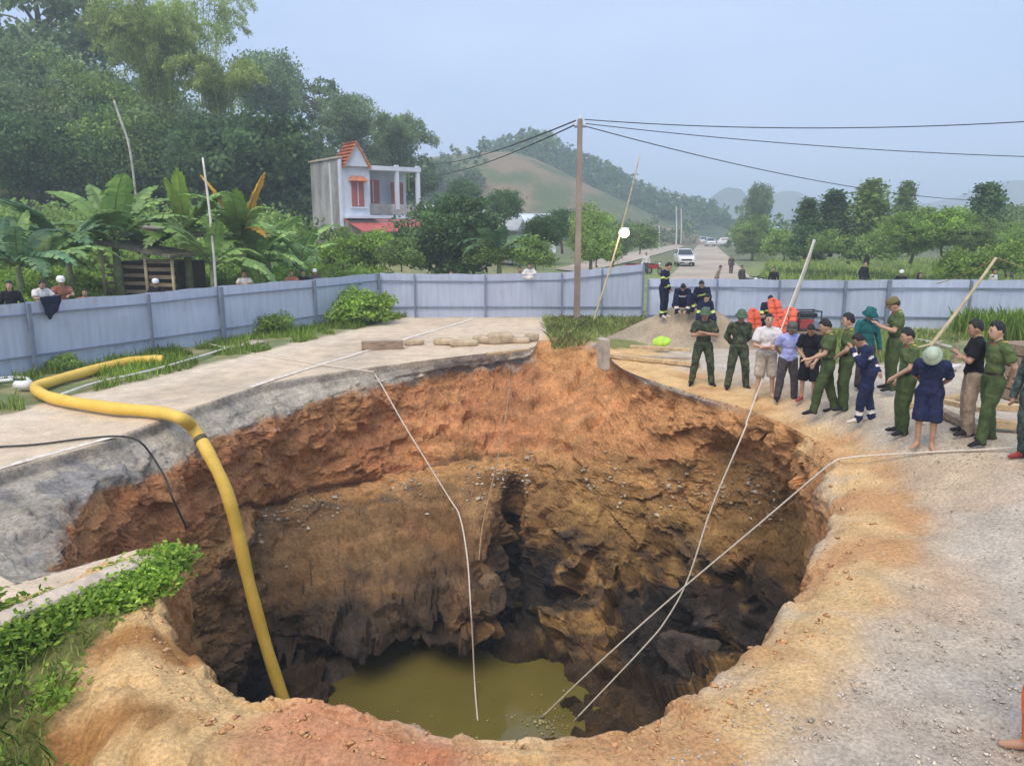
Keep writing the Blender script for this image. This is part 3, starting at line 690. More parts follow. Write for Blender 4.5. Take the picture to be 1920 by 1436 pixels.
M_WHITE = pmat('white_plastic', (.75,.75,.74), .5, .05)

def fence_run(name, label, posts, h, kinds=None, group=None):
    """hoarding of painted sheets: posts is a list of (x, y); each bay a sheet, two rails, posts inside"""
    root = thing(name, label, 'fence', (posts[0][0], posts[0][1], 0))
    o0 = np.array((posts[0][0], posts[0][1], 0))
    rng = np.random.RandomState(len(posts) * 7 + int(abs(posts[0][0]) * 10))
    for k in range(len(posts) - 1):
        a, b = np.array((*posts[k], 0.)) - o0, np.array((*posts[k+1], 0.)) - o0
        ha, hb = (h[k], h[k+1]); d = b - a; Ld = np.linalg.norm(d); d /= Ld
        nrm = np.array((d[1], -d[0], 0)); 
        if np.dot(nrm, -(a + o0)) < 0: nrm = -nrm
        nx, nz = max(10, int(Ld / .1)), 6; V = []
        sx = np.linspace(0, 1, nx + 1); sz = np.linspace(0, 1, nz + 1); wob = rng.rand() * 9
        ins = .012; lean_ = rng.uniform(-.04, .04); dent = (rng.uniform(-.05, .05), rng.rand(), rng.rand())
        for side in (0, 1):
            for i in sx:
                for j in sz:
                    hh = ha + (hb - ha) * i
                    q = a + d * (ins + (Ld - 2*ins) * i); g = float(gz(q[0]+o0[0], q[1]+o0[1])) if side == -1 else 0
                    w = .018 * math.sin(i * 5 + wob) * math.sin(j * 3.1) + .0035 * math.sin(i * Ld * 2 * PI / .25)
                    V.append(q + nrm * (w - .012 * side + lean_ * j + dent[0] * math.exp(-((i-dent[1])/.16)**2 - ((j-dent[2])/.3)**2)) + np.array((0, 0, .0 + hh * j + .012 * math.sin(i*11+wob))))
        nn = (nx + 1) * (nz + 1); F = []
        for i in range(nx):
            for j in range(nz):
                p = i * (nz+1) + j; q = p + nz + 1
                F.append((p, q, q+1, p+1)); F.append((nn+p, nn+p+1, nn+q+1, nn+q))
            F.append((i*(nz+1)+nz, (i+1)*(nz+1)+nz, nn+(i+1)*(nz+1)+nz, nn+i*(nz+1)+nz))
            F.append((i*(nz+1), nn+i*(nz+1), nn+(i+1)*(nz+1), (i+1)*(nz+1)))
        for i in (0, nx):
            for j in range(nz): p = i*(nz+1)+j; F.append((p, p+1, nn+p+1, nn+p) if i == 0 else (p, nn+p, nn+p+1, p+1))
        mesh_obj('panel', V, F, M_SHEET, root, smooth=False)
        for fz, th in ((-.30, .045), (None, .045)):
            za = ha + fz if fz else .42; zb = hb + fz if fz else .42
            m = MB(); m.bar(a + nrm * .045 + (0, 0, za), b + nrm * .045 + (0, 0, zb), .04, th); m.build('rail', M_SHEETD, root)
        kd = (kinds or {}).get(k, (.06, .07))
        m = MB(); m.box(a + nrm * (.075 + kd[1]/2) + (0, 0, (ha - .02) / 2), (kd[0], kd[1], ha - .02), rz=math.atan2(d[1], d[0])); m.build('post', M_SHEETD, root)
    k = len(posts) - 1; m = MB(); m.box(b + nrm * .11 + (0, 0, (h[k] - .02) / 2), (.07, .07, h[k] - .02), rz=math.atan2(d[1], d[0])); m.build('post', M_SHEETD, root)
    return root

def lp(t): return tuple(FENCE_A + (FENCE_B - FENCE_A) * t)
fence_run('hoarding_fence', 'long blue-grey metal hoarding running along the left-hand verge beside the yellow hose',
          [lp(-.32), lp(.02), lp(.26), lp(.44), lp(.74), lp(1.0)], [1.78, 1.76, 1.74, 1.77, 1.75, 1.78], {1: (.09,.09), 3: (.11,.12)})
BX = [-5.3, -3.9, -1.08, 2.0, 3.6, 5.25]
fence_run('hoarding_fence', 'blue-grey hoarding across the far end of the road behind the concrete utility pole',
          [(x, 31.0) for x in BX], [1.78, 1.75, 1.74, 1.80, 1.97, 2.14])
RX = [(4.95, 28.1), (7.4, 27.9), (9.6, 27.75), (11.9, 27.6), (13.4, 27.5), (16.2, 27.3), (19.2, 27.1), (23.0, 26.9)]
fence_run('hoarding_fence', 'blue-grey hoarding behind the firefighters, officers and green-shirted men on the right',
          RX, [1.74, 1.75, 1.73, 1.72, 1.75, 1.76, 1.75, 1.76], {4: (.12, .1), 3: (.09, .08)})

# utility pole and overhead wires
up_ = thing('utility_pole', 'tall brown-stained concrete utility pole behind the grassy patch', 'utility pole', (2.52, 29.8, 0))
m = MB(); m.box((0, 0, 3.75), (.25, .22, 7.5), taper=.72); m.build('post', M_CONC2, up_, bevel=.02)
m = MB(); m.box((0, -.02, 7.22), (.42, .06, .07)); m.build('crossarm', M_SHEETD, up_)
for sx_ in (-.17, .0, .17):
    m = MB(); m.lathe([(.015,0),(.04,.02),(.03,.05),(.045,.08),(.02,.12)], (sx_, 0, 7.5 if sx_ == 0 else 7.26), 8); m.build('insulator', M_WHITE, up_)
def wire(label, pts, sag, r=.016, n=24, mat=None, name='overhead_wire', cat='wire'):
    a, b = np.array(pts[0]), np.array(pts[1]); t = np.linspace(0, 1, n)[:, None]
    p = a * (1-t) + b * t; p[:, 2] -= (sag * 4 * t * (1-t))[:, 0]
    m = MB(); m.tube(p, r, 5); o = m.build(name, mat or M_CABLE, None, True); tag(o, label, cat); return o
PT = np.array((2.52, 29.8, 7.36))
wire('topmost overhead wire running level from the utility pole to the right edge', (PT + (.17,0,.12), atY(2100,216,26)), .35, .018)
wire('middle overhead wire sloping gently from the utility pole to the right', (PT + (.17,0,-.02), atY(2100,298,30)), .25, .016)
wire('lowest overhead wire dropping from the utility pole into the right-hand trees', (PT + (.12,0,-.1), atY(1850,377,52)), .55, .02)
wire('upper overhead wire running from the utility pole towards the bare hill', (PT + (-.17,0,.08), atY(760,296,120)), 1.2, .03)
wire('lower overhead wire running from the utility pole towards the left-hand trees', (PT + (-.17,0,-.06), atY(740,312,120)), 1.6, .028)

def pole(name, label, a, b, r0, r1, mat, knots=6, cat='pole'):
    a, b = np.array(a), np.array(b); L = np.linalg.norm(b - a); n = knots * 4 + 1
    t = np.linspace(0, 1, n); p = a + (b - a) * t[:, None]; rr = r0 + (r1 - r0) * t
    bend = .012 * L * np.sin(t * PI); p[:, 0] += bend
    for k in range(1, knots): rr[k*4] *= 1.12
    m = MB(); m.tube(p, rr, 8); o = m.build(name, mat, None, True); tag(o, label, cat); return o
B1a, B1b = at(1112, 606), atY(1200, 290, 28.6)
pole('bamboo_pole', 'slender leaning bamboo pole rising from the grassy patch past the lit lamp', B1a, B1b, .042, .018, M_BAMB, 9)
B2a, B2b = at(1462, 636), atY(1527, 450, 23.6)
pole('bamboo_pole', 'pale peeled bamboo pole slanting up behind the orange life jackets', B2a, B2b, .06, .045, M_BAMBW, 7)
B3a, B3b = at(1742, 652), atY(1868, 483, 22.9)
pole('bamboo_pole', 'yellow bamboo pole slanting up behind the bowed man in navy shorts', B3a, B3b, .06, .04, M_BAMB, 7)
pole('thin_pole', 'thin pale vertical pole standing behind the left hoarding by the banana plants', atY(406, 560, 27.0), atY(380, 296, 27.4), .05, .035, M_BAMBW, 4)
wire('thin cord slung down left from the top of the yellow bamboo pole', (B3b, atY(1755, 532, 25.0)), .1, .012, 12, M_ROPED, 'guy_cord', 'cord')
wire('thin cord slung from the yellow bamboo pole top to the right edge', (B3b, atY(1990, 520, 23.5)), .05, .012, 12, M_ROPED, 'guy_cord', 'cord')

# work lamp on the bamboo pole
lampP = atY(1170, 437, 28.75)
lt = thing('work_lamp', 'glowing work lamp tied to the slender leaning bamboo pole', 'lamp', lampP)
m_e, t_, n_, b_ = new_mat('lit_bulb'); b_.inputs['Emission Color'].default_value = (1, .80, .36, 1); b_.inputs['Emission Strength'].default_value = 2.2; b_.inputs['Base Color'].default_value = (1, .9, .7, 1)
m = MB(); m.ell((0, -.06, 0), (.2, .14, .17), 16, 10); m.build('bulb', m_e, lt, True)
m = MB(); m.lathe([(.05,.0),(.08,.02),(.2,.14),(.205,.15),(.06,.05),(.03,.2),(0,.2)], (0, -.06, .04), 14); m.build('reflector', M_SHEETD, lt, True)
m = MB(); m.bar((0, -.06, .2), (.05, .12, .1), .03, .03); m.build('bracket', M_SHEETD, lt)
pl = bpy.data.lights.new('work_lamp_light', 'POINT'); pl.energy = 25; pl.color = (1, .85, .55); pl.shadow_soft_size = .16
plo = bpy.data.objects.new('work_lamp_light', pl); COL.objects.link(plo); plo.parent = lt; plo.location = (0, -.3, -.1)

# ropes over the pit
def rope(label, pts, r, mat, n=8, name='rope', cat='rope', sm=True):
    m = MB(); m.tube(spline(pts, n) if sm else np.array(pts), r, 7); o = m.build(name, mat, None, True); tag(o, label, cat); return o
shelf_pt = atY(862, 965, 17.0)
rope('white rope from the left verge over the road and crumbling ledge to the pool',
     [at(392,645,.12), at(470,662,.03), at(590,682,.03), at(690,696,.03), atY(705,705,19.0), atY(760,800,18.3), atY(840,930,17.4), atY(862,968,16.6), atY(876,1045,15.6),
      atY(882,1130,14.75), atY(886,1195,14.7), atY(890,1280,14.6), at(896,1354,-6.02)], .017, M_ROPE)
rope('muddy brown rope hanging down the far orange wall beside the dark crevice',
     [at(958,690,.05), atY(957,715,20.0), atY(945,800,18.6), atY(924,900,17.3), atY(905,985,16.5), atY(898,1050,15.55)], .014, M_ROPED)
rope('long white rope from the pale bamboo pole slanting across the pit into the pool',
     [B2b, B2b*.7 + .3*atg(1404,780,.05), B2b*.35 + .65*atg(1404,780,.05), atg(1404,780,.05), atY(1396,806,13.75), atY(1335,950,13.6), atY(1290,1085,13.4), atY(1250,1160,13.4), atY(1205,1215,13.4), at(1075,1352,-6.02)], .0155, M_ROPE)
rope('tight white rope from the far right over the rim and down into the pool',
     [atg(1990,833,.1), atg(1890,840,.05), atg(1740,848,.03), atg(1650,853,.03), atg(1592,858,.04), atY(1565,865,11.4), atY(1520,900,11.55), atY(1400,1002,12.0), atY(1262,1118,12.5), atY(1120,1245,12.9), at(1012,1348,-6.02)], .0155, M_ROPE)
rope('thin black cable lying over the road edge and hanging down the left wall',
     [at(-60,840,.03), at(60,834,.03), at(160,822,.03), at(225,818,.03), at(262,828,-.05), atY(290,862,12.9), atY(312,900,12.2), atY(322,930,11.9), atY(350,990,12.0)], .018, M_CABLE, name='cable', cat='cable')
rope('pale bamboo rod lying in the grass along the left hoarding', [at(108,742,.06), at(180,718,.1), at(300,690,.12), at(436,650,.1)], .03, M_BAMBW, name='bamboo_rod', cat='rod')

# the yellow hose
hp = [at(306,674,.15), at(270,675,.15), at(225,681,.15), at(150,700,.15), at(95,716,.15), at(66,726,.15), at(84,741,.15), at(125,752,.15), at(210,765,.15), at(290,772,.15), at(335,783,.16),
      atY(362,803,14.0), atY(392,852,13.75), atY(424,920,13.6), atY(446,1000,13.6), atY(465,1085,13.6), atY(490,1180,13.6), atY(516,1265,13.6), atY(546,1350,13.6), atY(562,1400,13.6)]
hs = spline(hp, 14); hr = np.full(len(hs), .118) * (1 + .04 * np.sin(np.arange(len(hs)) * .35) + .035 * fbm(np.column_stack([np.arange(len(hs))*.6, np.zeros((len(hs), 2))]), 1, 3, 7)); 
kk = np.abs(np.arange(len(hs)) - 72); hr *= 1 - .1 * np.exp(-(kk/5.)**2)
hose = thing('suction_hose', 'thick yellow suction hose lying on the verge and hanging into the sinkhole', 'hose', tuple(hp[0]))
m = MB(); m.tube(hs - hp[0], hr, 16); m.build('hose_tube', M_YHOSE, hose, True)
q = at(58, 722, .15) - hp[0]; m = MB(); m.tube([q, q + (-.18, -.02, 0), q + (-.34, .02, 0)], [.12, .1, .1], 12); m.build('coupling', M_WHITE, hose, True)
k_ = 14 * 11 + 6
m = MB(); m.tube([hs[k_] - hp[0], hs[k_+1] - hp[0], hs[k_+2] - hp[0]], .126, 16); m.build('clamp', pmat('dark_clamp', (.12,.1,.06), .6), hose, True)
a_ = np.linspace(0, 5.4, 26); cpt = at(22, 716, .05)
m = MB(); m.tube(np.stack([cpt[0] + .34 * np.cos(a_), cpt[1] + .34 * np.sin(a_), cpt[2] + .02 * a_], -1), .04, 8); tag(m.build('hose_coil', M_WHITE, None, True), 'small white hose loop lying by the yellow hose bend', 'hose')

# concrete kerb wall at the near left, broken off at the pit
ka, kb = at(-150, 1232, .23), at(292, 1046, .23); ka[2] = kb[2] = 0; kd = (kb - ka) / np.linalg.norm(kb - ka); kn = np.array((-kd[1], kd[0], 0)); kL = np.linalg.norm(kb - ka)
kr = thing('kerb_wall', 'pale concrete kerb wall ending over the pit beside bright weeds', 'kerb', tuple(ka))
V = []; nseg = 40
rng = np.random.RandomState(4)
for i in range(nseg + 1):
    s_ = kL * i / nseg; 
    for (o_, z_) in ((0, -.9 if i > nseg-6 else -.4), (-.0, .2), (.02, .23), (.22, .235), (.24, .2), (.24, -.9 if i > nseg-6 else -.4)):
        e_ = rng.randn(3) * .006; V.append(kd * (s_ + (.02*rng.randn() if i == nseg else 0)) + kn * o_ + (0, 0, z_) + e_)
F = [(i*6+j, (i+1)*6+j, (i+1)*6+j+1, i*6+j+1) for i in range(nseg) for j in range(5)] + [tuple(range(6))[::-1], tuple(range(nseg*6, nseg*6+6))]
mesh_obj('kerb_beam', V, F, M_CONC, kr)

# beam, blocks and sandbags across the far road
def plank(label, a, b, w, h, mat, z=None, name='timber_plank', cat='plank', group=None):
    m = MB(); m.bar(a, b, w, h); o = m.build(name, mat, None, False, bevel=.008); tag(o, label, cat, group); return o
plank('long brown timber beam lying across the far road, nearest the centre line', at(678,648,.12), at(756,646,.12), .28, .24, M_WOODD, name='timber_beam', cat='beam')
def bag(label, p, rz, s, seed):
    m = MB(); m.ell((0,0,0), (.5*s[0], .5*s[1], .5*s[2]), 20, 12); V = np.concatenate(m.v)
    pw = lambda x, r: np.sign(x) * np.abs(x / r) ** .55 * r
    V = np.stack([pw(V[:,0], .5*s[0]), pw(V[:,1], .5*s[1]), pw(V[:,2], .5*s[2])], -1)
    V += (.035 * fbm(V, 5, 3, seed))[:, None] * np.array((1, 1, .8)); V[:, 2] = np.maximum(V[:, 2], -.48*s[2])
    o = mesh_obj('sandbag', V, m.f, M_BAG, None, True); o.location = tuple(p); o.rotation_euler = (0, 0, rz); tag(o, label, 'sandbag', 'sandbags across the far road')
bl = [((776,641), .5, (.62,.4,.2), 'tan sandbag beside the end of the brown timber beam'), ((834,640), -.35, (.66,.42,.22), 'leftmost of the tan sandbags right of the gap in the row'),
      ((870,643), .2, (.9,.4,.2), 'longest tan sandbag, second right of the gap in the row'), ((908,636), -.5, (.7,.5,.26), 'tan sandbag in the middle of the heaped right-hand row'),
      ((938,634), .35, (.85,.55,.36), 'tallest tan sandbag of the row across the far road'), ((972,638), -.15, (.75,.45,.2), 'flat tan sandbag second from the grassy patch'),
      ((997,632), .7, (.42,.4,.28), 'small tan sandbag against the grassy patch')]
for k, (pp, rz, s, lb) in enumerate(bl): bag(lb, at(*pp, s[2]/2 - .01), rz, s, 400 + k)
plank('thin timber plank on the broken road edge below the sandbags', at(915,664,.05), at(990,655,.05), .22, .07, M_WOOD)
plank('flat pale board lying on the grass by the left hoarding', at(428,652,.06), at(486,640,.06), .55, .05, M_CONC, name='flat_board', cat='board')

# centre line paint on the road
def strip(name, pts, w, mat, z, label=None):
    p = np.array(pts, float)[:, :2]; t = np.gradient(p, axis=0); t /= np.linalg.norm(t, axis=1)[:, None]; nn = np.stack([-t[:,1], t[:,0]], -1)
    L_, R_ = p + nn * w/2, p - nn * w/2
    V = np.concatenate([np.column_stack([L_, np.full(len(p), 0.)]), np.column_stack([R_, np.full(len(p), 0.)])]); V[:, 2] = gz(V[:,0], V[:,1]) + z
    n = len(p); o = mesh_obj(name, V, [(i, n+i, n+i+1, i+1) for i in range(n-1)], mat); 
    if label: tag(o, label)
    o['kind'] = 'structure'; return o
m_pl, t_, n_, b_ = new_mat('worn_white_paint'); L_ = t_.links.new
tc_ = n_.new('ShaderNodeTexCoord'); nz = n_.new('ShaderNodeTexNoise'); nz.inputs['Scale'].default_value = 7; nz.inputs['Detail'].default_value = 6; L_(tc_.outputs['Object'], nz.inputs['Vector'])
cr_ = n_.new('ShaderNodeValToRGB'); cr_.color_ramp.elements[0].color = (*srgb(200,184,162), 1); cr_.color_ramp.elements[0].position = .38; cr_.color_ramp.elements[1].color = (*srgb(226,218,204), 1); cr_.color_ramp.elements[1].position = .55
L_(nz.outputs[0], cr_.inputs[0]); L_(cr_.outputs[0], b_.inputs['Base Color']); b_.inputs['Roughness'].default_value = .9
lp0, lp1, lp2 = at(470,726), at(690,657), at(893,597)
strip('road_marking', spline([lp0, lp1, lp2], 14), .16, m_pl, .012, 'worn white line painted along the broken road')
strip('road_marking', spline([at(-30,886), at(110,847), at(215,820)], 8), .14, m_pl, .012, 'worn white line beside the black cable at the road edge')

# gravel heap with the firefighters, and its timbers
def heap(name, label, c, rx, ry, h, seed, col, mat):
    n, mR = 72, 34; V = []; cols = []
    for i in range(mR + 1):
        r_ = i / mR
        for j in range(n):
            a = 2*PI*j/n; k = 1 + .16 * math.sin(a*2+seed) + .08 * math.sin(a*5+seed*2)
            x, y = rx * r_ * k * math.cos(a), ry * r_ * k * math.sin(a); V.append((x, y, h * (.5 + .5*math.cos(PI * r_**.9))))
    V = np.array(V); V[:, 2] += .06 * fbm(V, 1.8, 4, seed) + .02 * fbm(V, 7, 3, seed+5); V[-n:, 2] = -.12
    V[(mR-1)*n:-n, 2] = np.minimum(V[(mR-1)*n:-n, 2], -.02)
    F = [(i*n+j, i*n+(j+1) % n, (i+1)*n+(j+1) % n, (i+1)*n+j) for i in range(mR) for j in range(n)]
    t = sstep(-.3, .4, fbm(V, 1.2, 4, seed + 9)); cc = np.array(col[0])[None] * (1-t[:, None]) + np.array(col[1])[None] * t[:, None]
    o = mesh_obj(name, V, [f[::-1] for f in F], mat, None, True, attrs={'Col': cc}); o.location = c; tag(o, label, 'mound'); return o
MND = (5.85, 24.9, -.02)
heap('gravel_mound', 'brown gravel mound on which the firefighters rest', MND, 2.75, 2.3, 1.22, 3, (lin(178,160,134), lin(160,146,124)), M_GROUND)
def mound_z(x, y):
    r_ = math.hypot((x - MND[0]) / 2.75, (y - MND[1]) / 2.3); return MND[2] + 1.22 * (.5 + .5 * math.cos(PI * min(1, r_)**.9))
plank('long raw timber plank along the foot of the gravel mound', at(1138,666,.1), at(1312,684,.1), .16, .1, M_WOOD)
plank('short raw timber plank lying just above the long one on the gravel mound', at(1182,650,.3), at(1296,656,.3), .2, .08, M_WOOD)
kp = thing('kerb_stone', 'pale concrete kerb stone standing on end at the broken rim', 'kerb', at(1131,690,-.05))
m = MB(); m.box((0,0,.38), (.17,.46,.82), rz=.35, taper=.95); m.build('stone', M_CONC, kp, bevel=.03)
m = MB(); m.ell((0,0,0), (.27,.2,.12), 18, 12); V = np.concatenate(m.v); V += (.06 * fbm(V, 4, 3, 77))[:, None]; V[:,2] = np.maximum(V[:,2], -.1)
o = mesh_obj('hi_vis_vest', V, m.f, pmat('hi_vis_yellow_green', (.42,.66,.07), .7, .14), None, True); o.location = tuple(at(1241,640,.32)); o.rotation_euler = (.5, 0, .2); tag(o, 'crumpled neon yellow-green vest lying on the gravel mound', 'vest')

# life jackets, generator, planks and crate on the right
M_OR = pmat('orange_nylon', (.66,.12,.06), .65, .2, 5, .2, 40)
M_ORD = pmat('dark_orange_webbing', (.45,.06,.03), .7, .1)
def life_jacket(label, p, rz, tilt):
    t = thing('life_jacket', label, 'life jacket', p, rz, 'orange life jackets by the pale bamboo pole'); t.rotation_euler = (tilt, 0, rz)
    for sx_ in (-1, 1):
        m = MB(); m.box((sx_*.115, 0, .26), (.23, .12, .52), taper=.8); m.build('front_panel', M_OR, t, bevel=.035)
    a_ = np.linspace(-.2, PI+.2, 14); m = MB(); m.tube(np.stack([.1*np.cos(a_), 0*a_+.03, .5+.07*np.sin(a_)], -1), .06, 8); m.build('collar', M_OR, t, True)
    for z_ in (.14, .3): m = MB(); m.box((0, -.056, z_), (.45, .012, .035)); m.build('strap', M_ORD, t)
for k, (px, py, zz, rz, ti, lb) in enumerate(((1412,655,.62,.3,-.2,'leftmost orange life jacket beside the seated firefighter'), (1440,668,.05,-.2,-.3,'lowest orange life jacket, leaning by the foot of the pale pole'),
        (1462,660,.42,.5,-.35,'orange life jacket in the middle of the stack by the pale pole'), (1474,656,.72,-.5,-.5,'topmost orange life jacket against the black generator frame'), (1452,655,.95,.3,-.4,'orange life jacket lying high beside the seated firefighter'))):
    q = at(px, py, 0); life_jacket(lb, (q[0], q[1], zz), rz, ti)
m = MB()
q = at(1452, 650, 0)
st_ = thing('wooden_stand', 'rough wooden stand holding the orange life jackets', 'stand', (q[0], q[1] + .25, 0))
for sx_ in (-.55, .55):
    for sy_ in (-.2, .2): m = MB(); m.box((sx_, sy_, .47), (.07,.07,.94)); m.build('leg', M_WOODD, st_)
for z_ in (.38, .9): m = MB(); m.box((0, 0, z_), (1.25,.5,.04)); m.build('shelf', M_WOODD, st_)
gq = at(1508, 648, 0)
ge = thing('generator', 'black-framed portable generator standing beside the orange life jackets', 'generator', (gq[0], gq[1], 0), .1)
M_BLK = pmat('black_tube', (.025,.025,.03), .45, .1); M_REDP = pmat('dull_red_engine_paint', (.35,.06,.05), .5, .15)
fr_ = MB()
for sx_ in (-.35, .35):
    fr_.tube([(sx_,-.25,.5),(sx_,-.25,1.08),(sx_,.25,1.08),(sx_,.25,.5),(sx_,-.25,.5)], .022, 6)
for sy_ in (-.25, .25):
    for z_ in (.5, 1.08): fr_.tube([(-.35,sy_,z_),(.35,sy_,z_)], .022, 6)
fr_.build('frame', M_BLK, ge, True)
m = MB(); m.box((-.05,0,.68), (.45,.36,.3)); m.build('engine', M_REDP, ge, bevel=.03)
m = MB(); m.box((0,0,.95), (.55,.38,.14)); m.build('fuel_tank', M_BLK, ge, bevel=.04)
m = MB(); m.box((.22,-.1,.66), (.2,.3,.22)); m.build('control_box', M_SHEETD, ge, bevel=.01)
m = MB(); m.box((0,0,.24), (.8,.6,.46)); m.build('base_crate', M_WOODD, ge, bevel=.01)
for k, (a, b, w, h, mt, lb) in enumerate((
    (atg(1748,684,.62), atg(1792,690,.62), .5, .06, M_BAMBW, 'pale board resting on stakes behind the bowed man'),
    (atg(1690,762,.08), atg(1800,742,.08), .14, .08, M_WOOD, 'raw timber plank on the ground behind the bowed man'),
    (atg(1762,770,.08), atg(1836,808,.08), .14, .1, M_WOODD, 'dark timber plank slanting on the ground by the khaki trousers'),
    (atg(1770,752,.2), atg(1850,770,.2), .12, .08, M_WOOD, 'raw timber plank propped behind the khaki trousers'),
    (atg(1860,762,.35), atg(1990,770,.35), .16, .1, M_WOOD, 'upper raw timber plank behind the rightmost officer'),
    (atg(1850,792,.12), atg(1990,806,.12), .16, .12, M_WOOD, 'lower raw timber plank behind the rightmost officer'),
    (atg(1690,660,.05), atg(1766,640,.1), .08, .05, M_BAMB, 'thin bamboo lath on the grass by the far hoarding'),
    (atg(1720,636,.05), atg(1782,650,.08), .1, .05, M_BAMBW, 'pale lath crossing the bamboo lath by the far hoarding'))):
    plank(lb, a, b, w, h, mt)
for k, (px, py, lb) in enumerate(((1754,692,'wooden stake under the pale board, on its left'), (1788,700,'wooden stake under the pale board, on its right'))):
    q = atg(px, py, 0); m = MB(); m.box((0,0,.3), (.07,.07,.6)); o = m.build('wooden_stake', M_WOODD); o.location = tuple(q); tag(o, lb, 'stake')
cq = atg(1925, 745, 0)
cr = thing('wooden_crate', 'brown wooden crate at the right edge behind the officer in camouflage', 'crate', tuple(cq), .15)
for k in range(5): m = MB(); m.box((0,-.36,.1+k*.2), (1.0,.03,.17)); m.build('slat', M_WOODD, cr, bevel=.004)
for k in range(5): m = MB(); m.box((-.5,0,.1+k*.2), (.03,.68,.17)); m.build('slat', M_WOODD, cr, bevel=.004)
m = MB(); m.box((.03,.02,.5), (.9,.64,.94)); m.build('crate_body', M_WOODD, cr)

o = mesh_obj('plastic_sheet', *(lambda g: (g, [(i*9+j, i*9+j+1, (i+1)*9+j+1, (i+1)*9+j) for i in range(8) for j in range(8)]))([(x_*.13-.5, y_*.09-.35, .12 + .1*float(vnoise(np.array([[x_*.7, y_*.7, 2.]]), 3)[0])) for x_ in range(9) for y_ in range(9)]), M_WHITE, None, True)
q = at(1178, 590, 0); o.location = (q[0], q[1] - .6, .05); tag(o, 'crumpled white plastic sheet in the grass left of the gravel mound', 'plastic sheet')

# ================================================================== hills, far road, houses, cars
M_HILLB = earth_mat('bare_hill_grass', .2, 3, .5, .3, .95, dapple=.2)
M_HILLG = earth_mat('forested_hill', .3, 3, .6, .4, .95, dapple=.35)
def profile_hill(name, label, sil, Y, depth, colf, mat, seed, nx=120, ny=40, front=1.0, rough=1.0):
    """hill whose skyline passes through the surveyed points at distance Y, sloping to the plain in front and behind"""
    s = np.array([atY(px, py, Y) for px, py in sil]); xs = np.linspace(s[0, 0], s[-1, 0], nx); zs = np.interp(xs, s[:, 0], s[:, 2])
    k = np.exp(-np.linspace(-2, 2, 9)**2); k /= k.sum(); zs = np.convolve(np.pad(zs, 4, 'edge'), k, 'valid')
    t = np.linspace(-1, 1, ny); prof = np.cos(np.abs(t) * PI / 2) ** 1.1
    X, T = np.meshgrid(xs, t, indexing='ij'); Yg = Y + T * depth * np.where(T < 0, front, 1)
    Xg = X * (Yg / Y) ** .0
    Z = (zs[:, None] + 1.0) * prof[None] - 1.0
    n = fbm(np.stack([Xg, Yg, Xg*0], -1), 1/25., 4, seed); Z += n * rough * 1.6 * prof[None] * (1 - np.exp(-((T)/.25)**2)) 
    V = np.stack([Xg, Yg, Z], -1).reshape(-1, 3); F = gridF(np.arange(nx*ny).reshape(nx, ny), False)[:, ::-1]
    o = mesh_obj(name, V, F, mat, None, True, attrs={'Col': colf(V)}); tag(o, label, kind='structure'); return o, (xs, zs)
def hillc(a, b, f, s):
    return lambda V: np.array(a)[None] * (1 - (t := sstep(-.3, .35, fbm(V, f, 4, s))[:, None])) + np.array(b)[None] * t
bare, bare_s = profile_hill('hill', 'bare brown grassy hill behind the village', [(700,330),(780,300),(860,291),(900,288),(960,287),(1000,299),(1040,318),(1100,350),(1160,385),(1220,412),(1270,432)], 230, 70, hillc(lin(92,106,70), lin(138,120,96), 1/9., 5), M_HILLB, 4, 200, 70, 1.0, 1.6)
woody, wood_s = profile_hill('hill', 'wooded ridge running down to the far road', [(880,300),(940,285),(985,268),(1020,275),(1060,296),(1110,320),(1160,347),(1200,374),(1250,388),(1300,396),(1330,420),(1345,436)], 300, 60, hillc(lin(62,84,52), lin(84,100,60), 1/12., 7), M_HILLG, 8)
for lb, sil, Yd, sd_ in (('blue karst peak at the end of the far road', [(1316,424),(1328,396),(1342,366),(1362,352),(1384,354),(1392,372),(1402,405),(1416,424)], 720, 21),
                    ('pale blue mountain ridge beyond the right-hand trees', [(1400,424),(1432,385),(1455,360),(1490,357),(1520,372),(1580,382),(1650,376),(1720,384),(1790,372),(1840,352),(1880,340),(1960,336),(2060,370),(2160,410)], 900, 22),
                    ('hazy mountain ridge behind the left-hand forest', [(-700,330),(-400,300),(-100,330),(200,310),(500,345),(800,372),(1000,395),(1250,410),(1350,424)], 900, 23)):
    profile_hill('mountain', lb, sil, Yd, 70, hillc(lin(70,92,66), lin(96,104,84), 1/40., sd_), M_HILLG, sd_, rough=2.5)
# left hillside behind the hoarding
hx, hy = np.meshgrid(np.linspace(-150, 2, 90), np.linspace(36, 200, 80), indexing='ij')
def left_hill(x, y):
    d = behind_left(x, y); e = np.clip((d - 24) / 62, 0, 1); 
    return (gz(x, y) - .25) * 1.0 + 15 * e**1.15 * sstep(-4, -22, x) + 1.2 * sstep(0, .3, e) * fbm(np.stack([x, y, x*0], -1), 1/14., 3, 9)
hz_ = left_hill(hx, hy); hz_ -= 1.5 * sstep(26, 18, behind_left(hx, hy))
V = np.stack([hx, hy, hz_], -1).reshape(-1, 3)
o = mesh_obj('hill', V, gridF(np.arange(hx.size).reshape(hx.shape), False)[:, ::-1], M_HILLG, None, True, attrs={'Col': hillc(lin(58,78,42), lin(84,92,56), 1/8., 31)(V)}); tag(o, 'steep green hillside under the left-hand forest', kind='structure')

